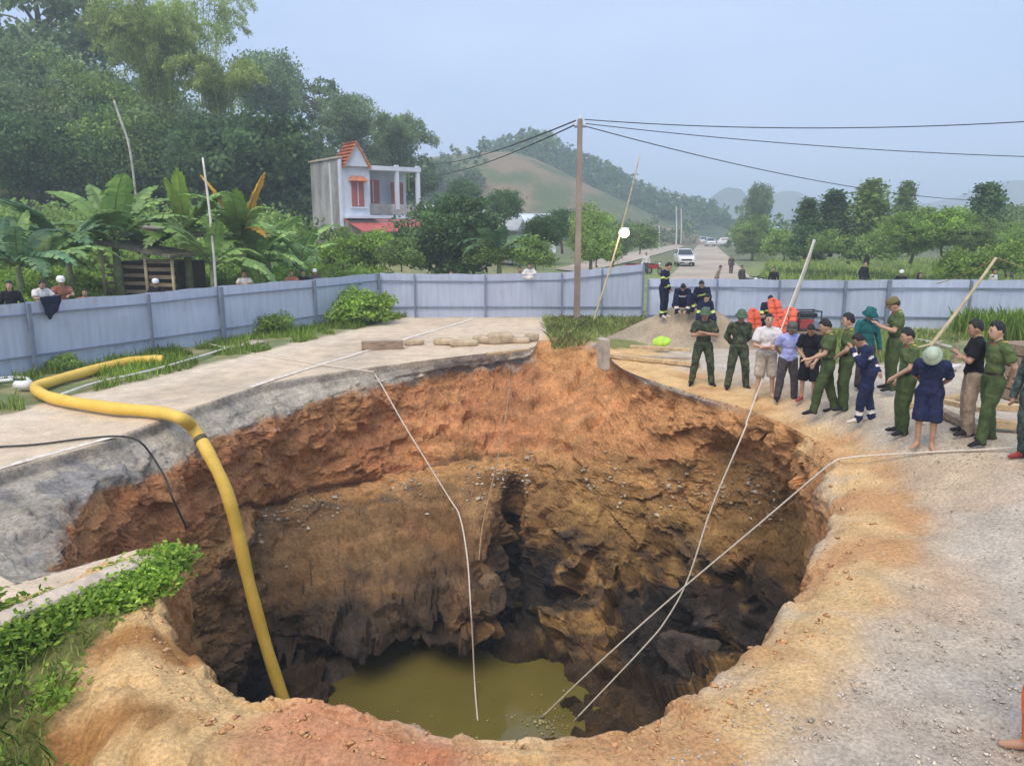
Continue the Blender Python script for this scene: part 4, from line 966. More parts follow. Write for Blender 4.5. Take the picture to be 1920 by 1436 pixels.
# far road, side track
M_FROAD = pmat('far_dusty_road', (.40,.34,.27), .95, .15, .15, .1, 2)
def ribbon(name, label, Ls, Rs, mat, z):
    L_, R_ = [at(*p, -.22)[:2] for p in Ls], [at(*p, -.22)[:2] for p in Rs]; L_, R_ = spline(np.array(L_), 6), spline(np.array(R_), 6)
    n = len(L_); V = np.concatenate([np.column_stack([L_, np.zeros(n)]), np.column_stack([R_, np.zeros(n)])]); V[:, 2] = gz(V[:,0], V[:,1]) + z
    o = mesh_obj(name, V, [(i, n+i, n+i+1, i+1) for i in range(n-1)], mat); tag(o, label, kind='structure')
ribbon('road', 'dusty road running away beyond the hoarding between grass verges', [(1215,556),(1255,520),(1285,487),(1305,464),(1318,451),(1322,445)], [(1455,556),(1408,520),(1372,487),(1346,464),(1333,451),(1328,445)], M_FROAD, .05)
ribbon('track', 'pale dirt track rising left of the far road', [(1040,506),(1130,484),(1200,471),(1270,459)], [(1090,512),(1180,492),(1232,478),(1284,463)], M_FROAD, .10)

# two-storey house on the left
M_HWHITE = pmat('white_house_paint', (.62,.66,.74), .8, .08, 1.0, .1, 12)
M_HGREY = pmat('grey_cement_render', (.33,.33,.33), .92, .3, .8, .25, 10, stretch=(1,1,.5))
M_RED = pmat('faded_red_shutter', (.36,.11,.10), .6, .12)
M_TILE = pmat('orange_roof_tile', (.52,.20,.11), .75, .18, 3)
M_AWN = pmat('red_sheet_awning', (.45,.12,.11), .6, .14, 2)
M_GLASS = pmat('dark_window_glass', (.03,.04,.05), .15, .1, spec=.6, bump=0)
HY = 55.0
hc = atY(645, 440, HY)
hz0 = .55
hs_ = thing('house', 'two-storey white and grey house with orange gable tile and red awning', 'house', (hc[0], HY, hz0), R(36), None, 1.08)
# local frame: x along the front, y into the house; the front corner is the origin
FW, SD, HT = 5.6, 4.7, 7.05
m = MB(); m.box((1.0, .06+SD/2, HT/2-.2), (2.0, SD-.0, HT-.4)); m.build('wall', M_HWHITE, hs_)
m = MB(); m.box((-.05, .2+SD/2, (HT+.1)/2), (.1, SD+.02, HT+.1)); m.build('side_wall', M_HGREY, hs_)
m = MB(); m.box((-.06, .1, HT*.5), (.14, .3, HT)); m.build('corner_pier', M_HWHITE, hs_)
m = MB(); m.box((-.14, 1.5, 3.6), (.09,.09,6.6)); m.build('drain_pipe', M_WHITE, hs_)
m = MB(); m.box((-.06, SD/2+.1, HT+.12), (.3, SD+.3, .12)); m.build('parapet_cap', M_CONC, hs_)
m = MB(); m.box((3.8, SD/2+1.2, 4.0), (3.6, SD-1.2, HT-1.6)); m.build('recessed_wall', M_HWHITE, hs_)
m = MB(); m.box((3.8, SD/2+.1, HT-.45), (3.9, SD+.5, .28)); m.build('roof_slab', M_HWHITE, hs_)
m = MB(); m.box((3.8, SD/2+.1, 3.45), (3.8, SD+.3, .22)); m.build('balcony_slab', M_HWHITE, hs_)
m = MB(); m.box((3.8, -.02, 3.95), (3.75, .1, .7)); m.build('balcony_parapet', M_HGREY, hs_)
for x_ in (3.95, 5.55): m = MB(); m.box((x_, .0, 5.4), (.24,.24,2.9)); m.build('column', M_HWHITE, hs_)
def opening(parent, name, x, z, w, h, y, hood=False):
    m = MB(); m.box((x, y-.02, z), (w, .08, h)); f = m.build(name, M_RED, parent)
    m = MB(); m.box((x, y-.075, z), (w*.06, .03, h*.92)); m.build('mullion', M_HWHITE, f)
    m = MB(); m.box((x, y-.08, z-h/2-.06), (w*1.25,.16,.09)); m.build('sill', M_HWHITE, f)
    if hood: m = MB(); m.add([(x-w*.75,y-.03,z+h/2),(x+w*.75,y-.03,z+h/2),(x+w*.75,y-.5,z+h/2+.02),(x-w*.75,y-.5,z+h/2+.02),(x-w*.5,y-.03,z+h/2+.35),(x+w*.5,y-.03,z+h/2+.35)], [(3,2,1,0),(3,4,5,2),(0,4,3),(1,2,5),(0,1,5,4)]); m.build('hood', M_TILE, f)
opening(hs_, 'window', 1.1, 4.9, .85, 1.6, .06, True)
opening(hs_, 'door', 2.75, 4.75, .95, 2.3, 1.23); opening(hs_, 'window', 4.6, 4.95, .9, 1.7, 1.23)
m = MB(); m.box((1.1, -.35, 3.42), (2.1,.8,.14)); m.build('ledge', M_HWHITE, hs_)
m = MB(); m.add([(.0,-.1,3.3),(5.7,-.1,3.3),(5.9,-1.7,2.55),(.6,-1.7,2.55),(.0,-.1,3.22),(5.7,-.1,3.22),(5.9,-1.7,2.47),(.6,-1.7,2.47)], [(0,3,2,1),(4,5,6,7),(3,7,6,2),(0,4,7,3),(1,2,6,5)]); m.build('awning', M_AWN, hs_)
m = MB(); m.box((2.9, 1.4, 1.6), (5.6, SD-.9, 3.2)); m.build('ground_floor', M_HGREY, hs_)
GH = 1.15
rg_ = MB(); rg_.add([(.2,-.2,HT-.42),(1.8,-.2,HT-.42),(1.0,-.2,HT+GH-.1),(.2,1.5,HT-.42),(1.8,1.5,HT-.42),(1.0,1.5,HT+GH-.1)], [(0,1,2),(5,4,3)]); rg_.build('gable', M_HWHITE, hs_)
tl = MB(); tl.add([(.02,-.35,HT-.45),(1.0,-.35,HT+GH),(1.0,1.6,HT+GH),(.02,1.6,HT-.45),(.08,-.35,HT-.56),(1.0,-.35,HT+GH-.13),(1.0,1.6,HT+GH-.13),(.08,1.6,HT-.56)], [(0,1,2,3),(7,6,5,4),(0,4,5,1),(2,6,7,3),(0,3,7,4)]); rt = tl.build('roof', M_TILE, hs_)
tl = MB(); tl.add([(1.98,-.35,HT-.45),(1.0,-.35,HT+GH),(1.0,1.6,HT+GH),(1.98,1.6,HT-.45),(1.92,-.35,HT-.56),(1.0,-.35,HT+GH-.13),(1.0,1.6,HT+GH-.13),(1.92,1.6,HT-.56)], [(3,2,1,0),(4,5,6,7),(1,5,4,0),(3,7,6,2),(4,7,3,0)]); tl.build('roof', M_TILE, hs_)
for k in range(7):
    f_ = (k + .5) / 7; a_ = np.array((.02, -.37, HT-.43)) * (1-f_) + np.array((1.0, -.37, HT+GH+.02)) * f_
    m = MB(); m.bar(a_ + (-.02,0,.03), a_ + (-.02,1.97,.03), .2, .03); m.build('roof_tile', M_TILE, rt)

M_ROOFG = pmat('grey_corrugated_roof', (.36,.37,.38), .7, .15, 1); M_ROOFB = pmat('pale_blue_metal_roof', (.55,.62,.70), .5, .1, 1)
def low_house(label, pl, Y, w, d, h, mat, rz=0.0, wallm=None, z0=.3, rise=1.0):
    c = atY(pl[0], pl[1], Y); t = thing('low_house', label, 'house', (c[0], Y, z0), rz)
    hh = h
    m = MB(); m.box((0, d/2, hh/2), (w, d, hh)); wl = m.build('wall', wallm or M_HGREY, t)
    m = MB(); m.add([(-w/2-.4,-.5,hh),(w/2+.4,-.5,hh),(w/2+.4,d/2,hh+rise),(-w/2-.4,d/2,hh+rise),(-w/2-.4,d+.5,hh),(w/2+.4,d+.5,hh),(-w/2-.4,-.5,hh-.1),(w/2+.4,-.5,hh-.1),(w/2+.4,d+.5,hh-.1),(-w/2-.4,d+.5,hh-.1)],
                    [(0,1,2,3),(3,2,5,4),(0,6,7,1),(0,3,4,9,6),(1,7,8,5,2),(4,5,8,9),(6,9,8,7)]); m.build('roof', mat, t)
    for x_ in (-w*.28, w*.22):
        m = MB(); m.box((x_, -.02, hh*.55), (.9, .06, 1.0)); f = m.build('window', M_GLASS, t); m = MB(); m.box((x_, -.06, hh*.55), (.06,.04,1.0)); m.build('mullion', M_HWHITE, f)
    m = MB(); m.box((-w*.02, -.02, 1.0), (.9,.06,2.0)); m.build('door', M_WOODD, t); return t
low_house('long low house with grey sheet roof right of the white house', (820,392), 72, 9.5, 5, 3.6, M_ROOFG, -.05, z0=1.0)
low_house('small house with pale blue metal roof below the bare hill', (1000,405), 78, 4.6, 5, 3.4, M_ROOFB, .1, M_HWHITE, .5)
low_house('little grey-walled house beside the pale blue roof', (938,412), 70, 2.6, 4, 2.9, M_ROOFG, -.2, M_HGREY, .4)
low_house('tiny white house far off beside the far road end', (1452,434), 210, 10, 7, 3.6, M_ROOFB, .0, M_HWHITE, -.2)

# plank-and-thatch shed behind the left hoarding
M_THATCH = pmat('grey_thatch', (.27,.24,.19), .95, .35, 4, .8, 30, stretch=(6,1,1))
sc_ = at(300, 545, .4); sc_ = atY(322, 530, 30.0)
sh = thing('thatched_shed', 'low grey thatched shed among the banana plants behind the left hoarding', 'shed', (sc_[0], 30.0, .7), R(-12))
m = MB(); m.bar((-1.9,-.9,2.35), (1.5,-1.0,1.85), 2.0, .1); rf = m.build('roof', M_THATCH, sh)
m = MB(); m.bar((-2.6,1.0,3.0), (1.2,.9,2.55), 1.8, .1); m.build('roof', M_THATCH, sh)
for x_ in (-1.6, .2, 1.3): 
    m = MB(); m.tube([(x_, -1.7, 0), (x_, -1.7, 2.2 - (x_+1.6)*.14)], .06, 7); m.build('post', M_BAMB, sh, True)
for k in range(6): m = MB(); m.box((.75, -1.6, .25 + k*.28), (1.15,.05,.13)); m.build('slat', M_WOODD, sh)
for k in range(5): m = MB(); m.box((-.7, -1.6, .25 + k*.3), (1.6,.05,.12)); m.build('slat', M_WOODD, sh)
m = MB(); m.box((-.5, .3, .8), (2.4, 1.8, 1.6)); m.build('inner_wall', pmat('shade_dark_board_wall', (.06,.05,.04), .9, .2), sh)  # near-black wall colour stands for the shade inside the shed

# vehicles
M_CARW = pmat('white_car_paint', (.72,.74,.76), .25, .03, 1, 0, 9, .5); M_TYRE = pmat('tyre_rubber', (.02,.02,.02), .9, .1); M_RIM = pmat('grey_rim', (.4,.4,.42), .4, .1, metal=.6)
M_LAMPG = pmat('headlight_glass', (.75,.78,.8), .1, .05, spec=.7, bump=0)
def make_car():
    t = thing('parked_car', '', 'car')
    # half-profile stations along the length (y forward towards the camera = -y)
    st = [(-2.2,.42,.72,.68),(-2.1,.28,.92,.80),(-1.2,.25,1.02,.86),(-.6,.25,1.06,.88),(1.6,.25,1.08,.88),(2.1,.3,1.05,.84),(2.2,.45,.9,.76)]
    V = []; 
    for (y, z0, z1, hw) in st:
        for (fx, fz) in ((-.9,0),(-1,.25),(-1,.75),(-.92,1),(.92,1),(1,.75),(1,.25),(.9,0)): V.append((fx*hw, y, z0 + (z1-z0)*fz))
    n = 8; F = [(i*n+j, i*n+(j+1) % n, (i+1)*n+(j+1) % n, (i+1)*n+j) for i in range(len(st)-1) for j in range(n)] + [tuple(range(n)), tuple(range((len(st)-1)*n, len(st)*n))[::-1]]
    mesh_obj('body', V, [f[::-1] for f in F], M_CARW, t, False)
    m = MB(); m.add([(-.82,-.95,1.03),(.82,-.95,1.03),(.84,1.9,1.06),(-.84,1.9,1.06),(-.62,-.15,1.58),(.62,-.15,1.58),(.62,1.5,1.6),(-.62,1.5,1.6)], [(0,1,5,4),(1,2,6,5),(2,3,7,6),(3,0,4,7),(4,5,6,7)]); cb = m.build('cabin', M_CARW, t)
    m = MB(); m.add([(-.74,-.93,1.07),(.74,-.93,1.07),(.58,-.2,1.54),(-.58,-.2,1.54)], [(0,1,2,3)]); V_ = m.v[0]; V_[:,1] -= .03; V_[:,2] += .02; m.build('windscreen', M_GLASS, cb)
    for s in (-1, 1):
        m = MB(); m.add([(s*.85,-.7,1.1),(s*.86,1.6,1.12),(s*.66,1.35,1.52),(s*.66,-.12,1.5)], [(0,1,2,3)]); m.build('side_window', M_GLASS, cb)
        m = MB(); m.ell((s*.6,-2.1,.74), (.17,.1,.08), 10, 6); m.build('headlight', M_LAMPG, t, True)
        m = MB(); m.box((s*.98,-.75,1.1), (.16,.08,.12)); m.build('wing_mirror', M_CARW, t)
        for y in (-1.35, 1.35):
            w = MB(); a = np.array((s*.72, y, .33)); w.tube([a - (.1,0,0), a + (.1,0,0)], .33, 14); wo = w.build('wheel', M_TYRE, t); r_ = MB(); r_.tube([a + (s*.09,0,0), a + (s*.115,0,0)], .2, 10); r_.build('rim', M_RIM, wo)
    m = MB(); m.box((0,-2.18,.62), (1.0,.1,.16)); m.build('grille', M_BLK, t, bevel=.01)
    m = MB(); m.box((0,-2.2,.4), (.45,.06,.11)); m.build('number_plate', M_WHITE, t)
    m = MB(); m.box((0,-2.16,.32), (1.4,.12,.14)); m.build('bumper', M_BLK, t, bevel=.02)
    return t
def copy_tree(o, parent=None):
    c = o.copy(); COL.objects.link(c); c.parent = parent
    for ch in list(o.children): copy_tree(ch, c)
    return c
car = make_car(); q = at(1291, 500, -.2); car.location = (q[0], q[1]+2, -.17); car.rotation_euler = (0, 0, R(-6)); car['label'] = 'white car facing the hoarding on the far dusty road'; car['group'] = 'cars on the far road'
for px, py, lb in ((1331, 462, 'small distant white car behind the nearer white car'), (1318, 458, 'farthest tiny white car where the far road ends')):
    c = copy_tree(car); q = at(px, py, -.2); c.location = (q[0], q[1], -.17); c['label'] = lb
c = copy_tree(car); q = at(1366, 461, -.2); c.location = (q[0], q[1], -.2); c.rotation_euler = (0, 0, R(70)); c['label'] = 'white car parked sideways on the grass right of the far road'

def make_bike(col):
    t = thing('motorbike', '', 'motorbike')
    for y in (-.62, .62):
        a_ = np.linspace(0, 2*PI, 20); m = MB(); m.tube(np.stack([0*a_, y + .25*np.cos(a_), .3 + .25*np.sin(a_)], -1), .05, 6, False); w = m.build('wheel', M_TYRE, t, True)
        m = MB(); m.tube([(-.05,y,.3),(.05,y,.3)], .2, 10); m.build('hub', M_RIM, w)
    m = MB(); m.add([(-.1,-.4,.5),(.1,-.4,.5),(.12,.1,.45),(-.12,.1,.45),(-.08,-.45,.85),(.08,-.45,.85),(.12,.75,.78),(-.12,.75,.78),(.1,.75,.6),(-.1,.75,.6)], [(0,1,5,4),(1,2,6,5),(0,4,7,3),(2,8,6),(3,7,9),(6,8,9,7),(2,3,9,8),(4,5,6,7),(0,3,2,1)]); m.build('body', col, t)
    m = MB(); m.box((0,.3,.82), (.24,.7,.1)); m.build('seat', M_BLK, t, bevel=.03)
    m = MB(); m.tube([(0,-.62,.3),(0,-.48,.95)], .035, 6); m.build('fork', M_RIM, t, True)
    m = MB(); m.tube([(-.33,-.38,1.02),(0,-.48,.98),(.33,-.38,1.02)], .025, 6); m.build('handlebar', M_BLK, t, True)
    m = MB(); m.ell((0,-.56,.86), (.1,.08,.09), 8, 6); m.build('headlight', M_LAMPG, t, True)
    return t
M_BRED = pmat('red_bike_plastic', (.4,.03,.04), .3, .1, 3, 0)
bk = make_bike(M_BRED)
spots = [(1100,512,40,.9,'red motorbike left-hand of the row behind the far hoarding'), (1128,508,43,1.2,'red motorbike second in the row behind the far hoarding'), (1146,505,45,1.4,'red motorbike last in the row behind the far hoarding'),
         (1190,500,62,1.3,'lone motorbike on the track behind the tall hoarding end'), (1228,500,62,.5,'motorbike beside the track nearest the white car'), (1408,524,44,.2,'motorbike facing the hoarding on the right side of the far road'),
         (1430,524,43,-.5,'motorbike right of the one facing the hoarding'), (968,512,37,1.6,'motorbike half hidden behind the hoarding near the spectators in the middle')]
for k, (px, py, Y, rz, lb) in enumerate(spots):
    o = bk if k == 0 else copy_tree(bk); q = atY(px, py, Y); o.location = (q[0], Y, float(gz(q[0], Y)) + .1); o.rotation_euler = (0,0,rz); o['label'] = lb; o['group'] = 'motorbikes behind the hoarding'
# far poles along the road
for px, py0, py1, Y, lb in ((1268,452,388,150,'thin pale pole beside the far road, nearer of two'), (1277,450,392,165,'thin pale pole beside the far road, farther of two'), (1236,450,424,140,'short pale post left of the far road poles')):
    a, b = atY(px, py0, Y), atY(px, py1, Y); pole('far_pole', lb, (a[0], a[1], -.3), b, .14, .1, M_BAMBW, 3)

# ================================================================== plants
M_BARK = pmat('grey_brown_bark', (.16,.13,.10), .95, .25, 3, .6, 25, stretch=(1,1,.3))
M_BARKP = pmat('pale_bark', (.42,.41,.36), .9, .2, 3, .3, 25)
M_LDARK = leaf_mat('dark_foliage', (0.071,0.135,0.053), (0.167,0.272,0.091))
M_LMID = leaf_mat('mid_green_foliage', (0.163,0.267,0.068), (0.382,0.514,0.139))
M_LBLUE = leaf_mat('blue_green_foliage', (0.146,0.233,0.117), (0.335,0.430,0.188))
M_LBRIGHT = leaf_mat('bright_green_foliage', (0.164,0.281,0.047), (0.377,0.530,0.094))
M_LYELL = leaf_mat('yellow_green_bamboo', (0.255,0.354,0.084), (0.528,0.631,0.186))
M_LWEED = leaf_mat('fresh_weeds', (0.106,0.221,0.021), (0.425,0.580,0.097))
M_LGRASS = leaf_mat('grass_blades', (0.138,0.221,0.041), (0.372,0.456,0.124), .25)
M_LFIELD = leaf_mat('field_grass', (.20,.30,.05), (.36,.46,.10), .3)
M_LDRY = leaf_mat('dry_straw', (.22,.18,.08), (.38,.32,.16), .2)

def leaves(centres, size, rng, flat=.0, elong=1.6, down=0.0):
    """one small folded diamond per centre"""
    n = len(centres); d = rng.randn(n, 3); d[:, 2] = d[:, 2] * (1 - flat) - down; d /= np.linalg.norm(d, axis=1)[:, None]
    s = np.cross(d, rng.randn(n, 3)); s /= np.linalg.norm(s, axis=1)[:, None] + 1e-9
    if flat: 
        s[:, 2] *= (1 - flat); s /= np.linalg.norm(s, axis=1)[:, None] + 1e-9
    L = size * (.6 + .8 * rng.rand(n))[:, None]; w = L / elong
    V = np.stack([centres - d*L*.5, centres + s*w*.5, centres + d*L*.5, centres - s*w*.5], 1).reshape(-1, 3)
    return V, np.arange(n * 4).reshape(n, 4)

def crown_points(rng, r, nclump, per, spread, kind='round', hollow=.35):
    """leaf centres gathered in clumps through an uneven crown of half-axes r"""
    P_ = []; k = 0; off = rng.rand(3) * 50
    while k < nclump:
        u = rng.randn(3); u /= np.linalg.norm(u); t = (hollow + (1 - hollow) * rng.rand()) ** .6
        c = u * t
        if kind == 'cone': c[2] = rng.rand()**1.2 * 2 - 1; a = rng.rand() * 2*PI; rr = (1 - (c[2] + 1) / 2)**.75 * (.35 + .65 * rng.rand()); c[0], c[1] = rr*math.cos(a), rr*math.sin(a)
        if kind == 'dome' and c[2] < -.45: continue
        lum = 1 + .38 * vnoise((u * 1.6 + off)[None], 5)[0]
        c = c * np.array(r) * lum
        q = rng.randn(per, 3) * spread * np.array((1, 1, .62)) + c; P_.append(q); k += 1
    return np.concatenate(P_)

PROTO = {}
def proto_tree(key, seed, r, nclump, per, leaf, mat, spread, kind='round', trunk=.22, bark=None, limbs=7, drop=2.2, elong=1.6, hollow=.35):
    rng = np.random.RandomState(seed); P_ = crown_points(rng, r, nclump, per, spread, kind, hollow)
    V, F = leaves(P_, leaf, rng, elong=elong)
    cm = mesh_obj('crown', V, F, mat); m = MB(); R0 = max(r[0], r[1]); zb = -r[2] * drop
    tp = spline([(0,0,zb), (.15*rng.randn(), .15*rng.randn(), -r[2]*.9), (.2*rng.randn(), .2*rng.randn(), 0), (.1,0,r[2]*.6)], 5)
    m.tube(tp, np.linspace(trunk, trunk*.3, len(tp)), 8)
    for k in range(limbs):
        a = rng.rand()*2*PI; z0 = -r[2]*(.9 - .9*rng.rand()); e = np.array((math.cos(a)*r[0]*.75, math.sin(a)*r[1]*.75, z0 + r[2]*(.3+.5*rng.rand())))
        m.tube(spline([(0,0,z0), e*np.array((.4,.4,1)) - (0,0,.2*abs(e[2]-z0)), e], 4), np.linspace(trunk*.5, trunk*.12, 9), 6)
    tm = m.build('trunk', bark or M_BARK, None, True)
    PROTO[key] = (tm.data, cm.data, r)
    for o in (tm, cm): bpy.data.objects.remove(o)
proto_tree('broad', 1, (3,3,2.6), 220, 80, .24, M_LDARK, .42, trunk=.25)
proto_tree('broad2', 2, (3,2.8,2.9), 220, 80, .24, M_LMID, .42, trunk=.25)
proto_tree('blue', 3, (3,3,2.8), 220, 80, .24, M_LBLUE, .45, trunk=.25)
proto_tree('sparse', 4, (3.2,3,2.6), 70, 55, .34, M_LBLUE, .36, trunk=.2, hollow=.5, limbs=14)
proto_tree('cone', 5, (1.9,1.9,3.3), 170, 55, .3, M_LDARK, .34, 'cone', trunk=.18, drop=1.3)
proto_tree('conemid', 6, (1.9,1.9,3.3), 170, 55, .3, M_LMID, .34, 'cone', trunk=.18, drop=1.3)
proto_tree('bright', 7, (2.6,2.6,2.6), 190, 55, .3, M_LBRIGHT, .36, trunk=.18, drop=1.4)
proto_tree('shrub', 8, (1.6,1.5,1.2), 110, 55, .2, M_LMID, .24, 'dome', trunk=.07, drop=1.0, limbs=5)
proto_tree('brightshrub', 9, (1.6,1.5,1.1), 110, 55, .2, M_LBRIGHT, .24, 'dome', trunk=.07, drop=1.0, limbs=5)
proto_tree('glossy', 10, (3,2.8,2.7), 230, 80, .24, M_LDARK, .36, trunk=.28, elong=1.3)

def place_tree(key, label, px, py, rpx, Y, name='tree', squash=1.0, rot=None, group=None, cat='tree', mirror=False):
    td, cd, r = PROTO[key]; c = atY(px, py, Y); dep = Y * CT - (c[2] - CAM_H) * ST; s = rpx / FPX * dep / r[0]
    t = thing(name, label, cat, (c[0], c[1], c[2]), (px * 1.7 + py) % 6.28 if rot is None else rot, group, (s, s, s * squash))
    for nm, d in (('trunk', td), ('crown', cd)):
        o = bpy.data.objects.new(nm, d); COL.objects.link(o); o.parent = t
    return t

# --- forest mass on the left hillside: reads as one mass
rng = np.random.RandomState(77)
def mass(name, label, spots, mat, leaf, seed, per_clump=26, elong=1.5):
    rg = np.random.RandomState(seed); P_ = []
    for (x, y, z, rx, rz, ncl) in spots:
        q = crown_points(rg, (rx, rx, rz), ncl, per_clump, rx * .16, 'round', .45); P_.append(q + np.array((x, y, z)))
    V, F = leaves(np.concatenate(P_), leaf, rg, elong=elong); o = mesh_obj(name, V, F, mat); tag(o, label, kind='stuff'); return o
A_, B_, C_ = [], [], []
for k in range(150):
    Y = rng.uniform(62, 120); px = rng.uniform(-250, 640); x = (px - 960) / FPX * Y
    d = float(behind_left(x, Y))
    if d < 26: continue
    g = float(left_hill(np.array(x), np.array(Y))); h = rng.uniform(4.5, 8.5) * np.interp(px, [0, 340, 420, 560, 760], [1.15, 1.0, .6, .4, .35]); rr = rng.uniform(2.2, 3.8)
    (A_ if rng.rand() < .4 else B_ if rng.rand() < .6 else C_).append((x, Y, g + h - rr * .6, rr, rr * 1.1, 44))
mass('forest', 'dark green trees massed on the left hillside', A_, M_LDARK, .3, 5, 46)
mass('forest', 'blue-green hazy trees massed on the left hillside', B_, M_LBLUE, .3, 6, 46)
mass('forest', 'yellower trees massed on the left hillside', C_, M_LMID, .3, 7, 46)
U_ = []
for k in range(330):
    t = rng.rand(); px = -420 + 1160 * t; Y = rng.uniform(38, 60); x = (px - 960) / FPX * Y
    if abs(px - 668) < 120 and Y < 60: continue
    g = float(gz(x, Y)); rr = rng.uniform(1.1, 2.5); U_.append((x, Y, g + rr * .5, rr, rr * .9, 30))
mass('undergrowth', 'tangled dark undergrowth behind the banana plants', U_, M_LMID, .26, 8)
U_ = []
for k in range(340):
    px = rng.uniform(-280, 700); Y = np.interp(px, [0, 700], [21.5, 36]) + rng.uniform(1.0, 9); x = (px - 960) / FPX * Y
    if 190 < px < 400 and Y > 26: continue
    g = float(gz(x, Y)); rr = rng.uniform(.4, 1.05); U_.append((x, Y, g + rr * .4, rr, rr * .8, 20))
mass('undergrowth', 'leafy creepers and low plants just behind the left hoarding', U_, M_LBRIGHT, .15, 9)
# ridge forest on the far hill
xs_, zs_ = wood_s; S_ = []
for k in range(330):
    x = rng.uniform(xs_[8], xs_[-6]); t = rng.uniform(-.75, .25); z = (np.interp(x, xs_, zs_) + 1) * math.cos(abs(t)*PI/2)**1.1 - 1
    rr = rng.uniform(1.8, 3.4); S_.append((x, 300 + t*60, z + rr*.7, rr, rr*1.25, 9))
mass('forest', 'dark trees covering the far wooded ridge', S_, M_LDARK, 1.0, 12, 16)
S_ = []
for px, py, r_ in ((850,284,2.0),(905,274,1.6),(905,264,1.4),(940,286,1.2),(955,284,1.3),(985,262,2.4),(1000,256,2.6),(1015,262,2.4),(1035,272,2.4),(975,268,1.8)):
    q = atY(px, py, 232); S_.append((q[0], 232, q[2] - 1.0, r_, r_*1.4, 12))
mass('forest', 'scattered small trees along the skyline of the bare hill', S_, M_LBLUE, .8, 13, 16)
S_ = []
for k in range(70):
    px = rng.uniform(690, 1290); Y = np.interp(px, [690, 1290], [150, 190]) + rng.uniform(-25, 25); x = (px-960)/FPX*Y; rr = rng.uniform(1.6, 3.4)
    S_.append((x, Y, -.2 + rr*.7, rr, rr*1.1, 14))
for k in range(26):
    px = rng.uniform(760, 900); Y = rng.uniform(172, 200); q = atY(px, rng.uniform(300, 380), Y); rr = rng.uniform(1.8, 3.2); S_.append((q[0], Y, q[2], rr, rr, 14))
B2_ = []
for k in range(46):
    px = rng.uniform(520, 790); py = rng.uniform(np.interp(px, [520, 600, 700, 790], [285, 268, 290, 325]), 350); Y = rng.uniform(84, 96); q_ = atY(px, py, Y); rr = rng.uniform(1.5, 2.8); B2_.append((q_[0], Y, q_[2], rr, rr, 34))
mass('forest', 'blue-green trees massed behind the white house', B2_, M_LBLUE, .3, 61, 40)
mass('forest', 'trees and scrub at the foot of the bare hill', S_, M_LBLUE, .7, 14, 20)
S_ = []
for k in range(60):
    px = rng.uniform(1335, 1960); Y = rng.uniform(110, 230); x = (px-960)/FPX*Y; rr = rng.uniform(2.0, 3.6); S_.append((x, Y, -.3 + rr*.6, rr, rr*1.0, 14))
mass('forest', 'low scrub and trees across the plain right of the far road', S_, M_LBLUE, .7, 15, 20)

# --- single trees that can be told apart
for a in (
  ('blue','dark round-crowned tree standing alone on the left skyline',500,158,64,98),
  ('sparse','loose-crowned tree right of the dark round one on the skyline',600,196,50,92), ('blue','dark blue-green tree directly above the orange gable',655,222,48,88),
  ('glossy','large dark creeper-covered tree left of the white house',465,318,118,62), ('glossy','dark tree half hidden left of the creeper-covered tree',350,300,85,66),
  ('sparse','sparse tree with dark branches in the top left corner',70,40,120,84), ('sparse','small open crown just right of the top left corner tree',190,75,60,96),
  ('blue','tall grey-green tree at the left edge under the corner branches',60,160,95,78), ('broad','dark leafy tree low at the left edge above the bananas',45,285,80,60),
  ('broad2','mid green tree between the bamboo and the left edge trees',165,220,85,72), ('broad2','yellowish tree under the bamboo clump',250,300,75,64),
  ('glossy','big dark round tree in front of the grey-roofed house',846,442,84,44), ('broad','small dark clipped tree behind the grey sheet roof',868,362,30,86),
  ('broad','round dark tree above the small blue-roofed house',945,383,32,66), ('broad','round-headed dark tree on a thin stem left of the utility pole',1020,432,34,48),
  ('broad2','leafy tree just right of the utility pole',1108,432,44,60), ('blue','greyish tree right of the pole near the lit lamp',1150,446,34,70), ('broad','dark tree left of the utility pole behind the round one',1055,418,30,64),
  ('blue','tall narrow dark tree by itself right of the far road',1425,384,22,120), ('sparse','lower tree beside the tall narrow dark tree',1398,408,18,124),
  ('broad2','round pale green bush at the bend of the far road',1410,444,36,90)):
    place_tree(a[0], a[1], *a[2:], squash=2.0 if 'tall narrow' in a[1] else 1.0)
for a in (
  ('cone','dark conical tree at the left end of the right-hand row',1512,425,34,62), ('cone','second dark conical tree in the right-hand row',1562,415,44,62), ('conemid','broad grey-green tree third in the right-hand row',1632,412,56,60),
  ('conemid','pointed pale tree behind the bright green trees',1697,388,30,72), ('bright','bright green rounded tree left in the right-hand group',1712,440,48,54), ('bright','bright green pointed tree in the middle of the right-hand group',1772,428,46,54),
  ('cone','tallest dark tree of the right-hand row near the edge',1848,405,46,58), ('blue','hazy grey tree at the right edge',1908,420,50,64), ('broad2','low leafy tree below the tallest dark tree',1830,446,40,52), ('broad2','leafy tree at the right edge in front of the hazy one',1905,452,40,50)):
    place_tree(a[0], a[1], *a[2:], squash=.78 if a[0].startswith('cone') and a[4] < 40 else .66 if a[0].startswith('cone') else .8, group='trees in the right-hand row')
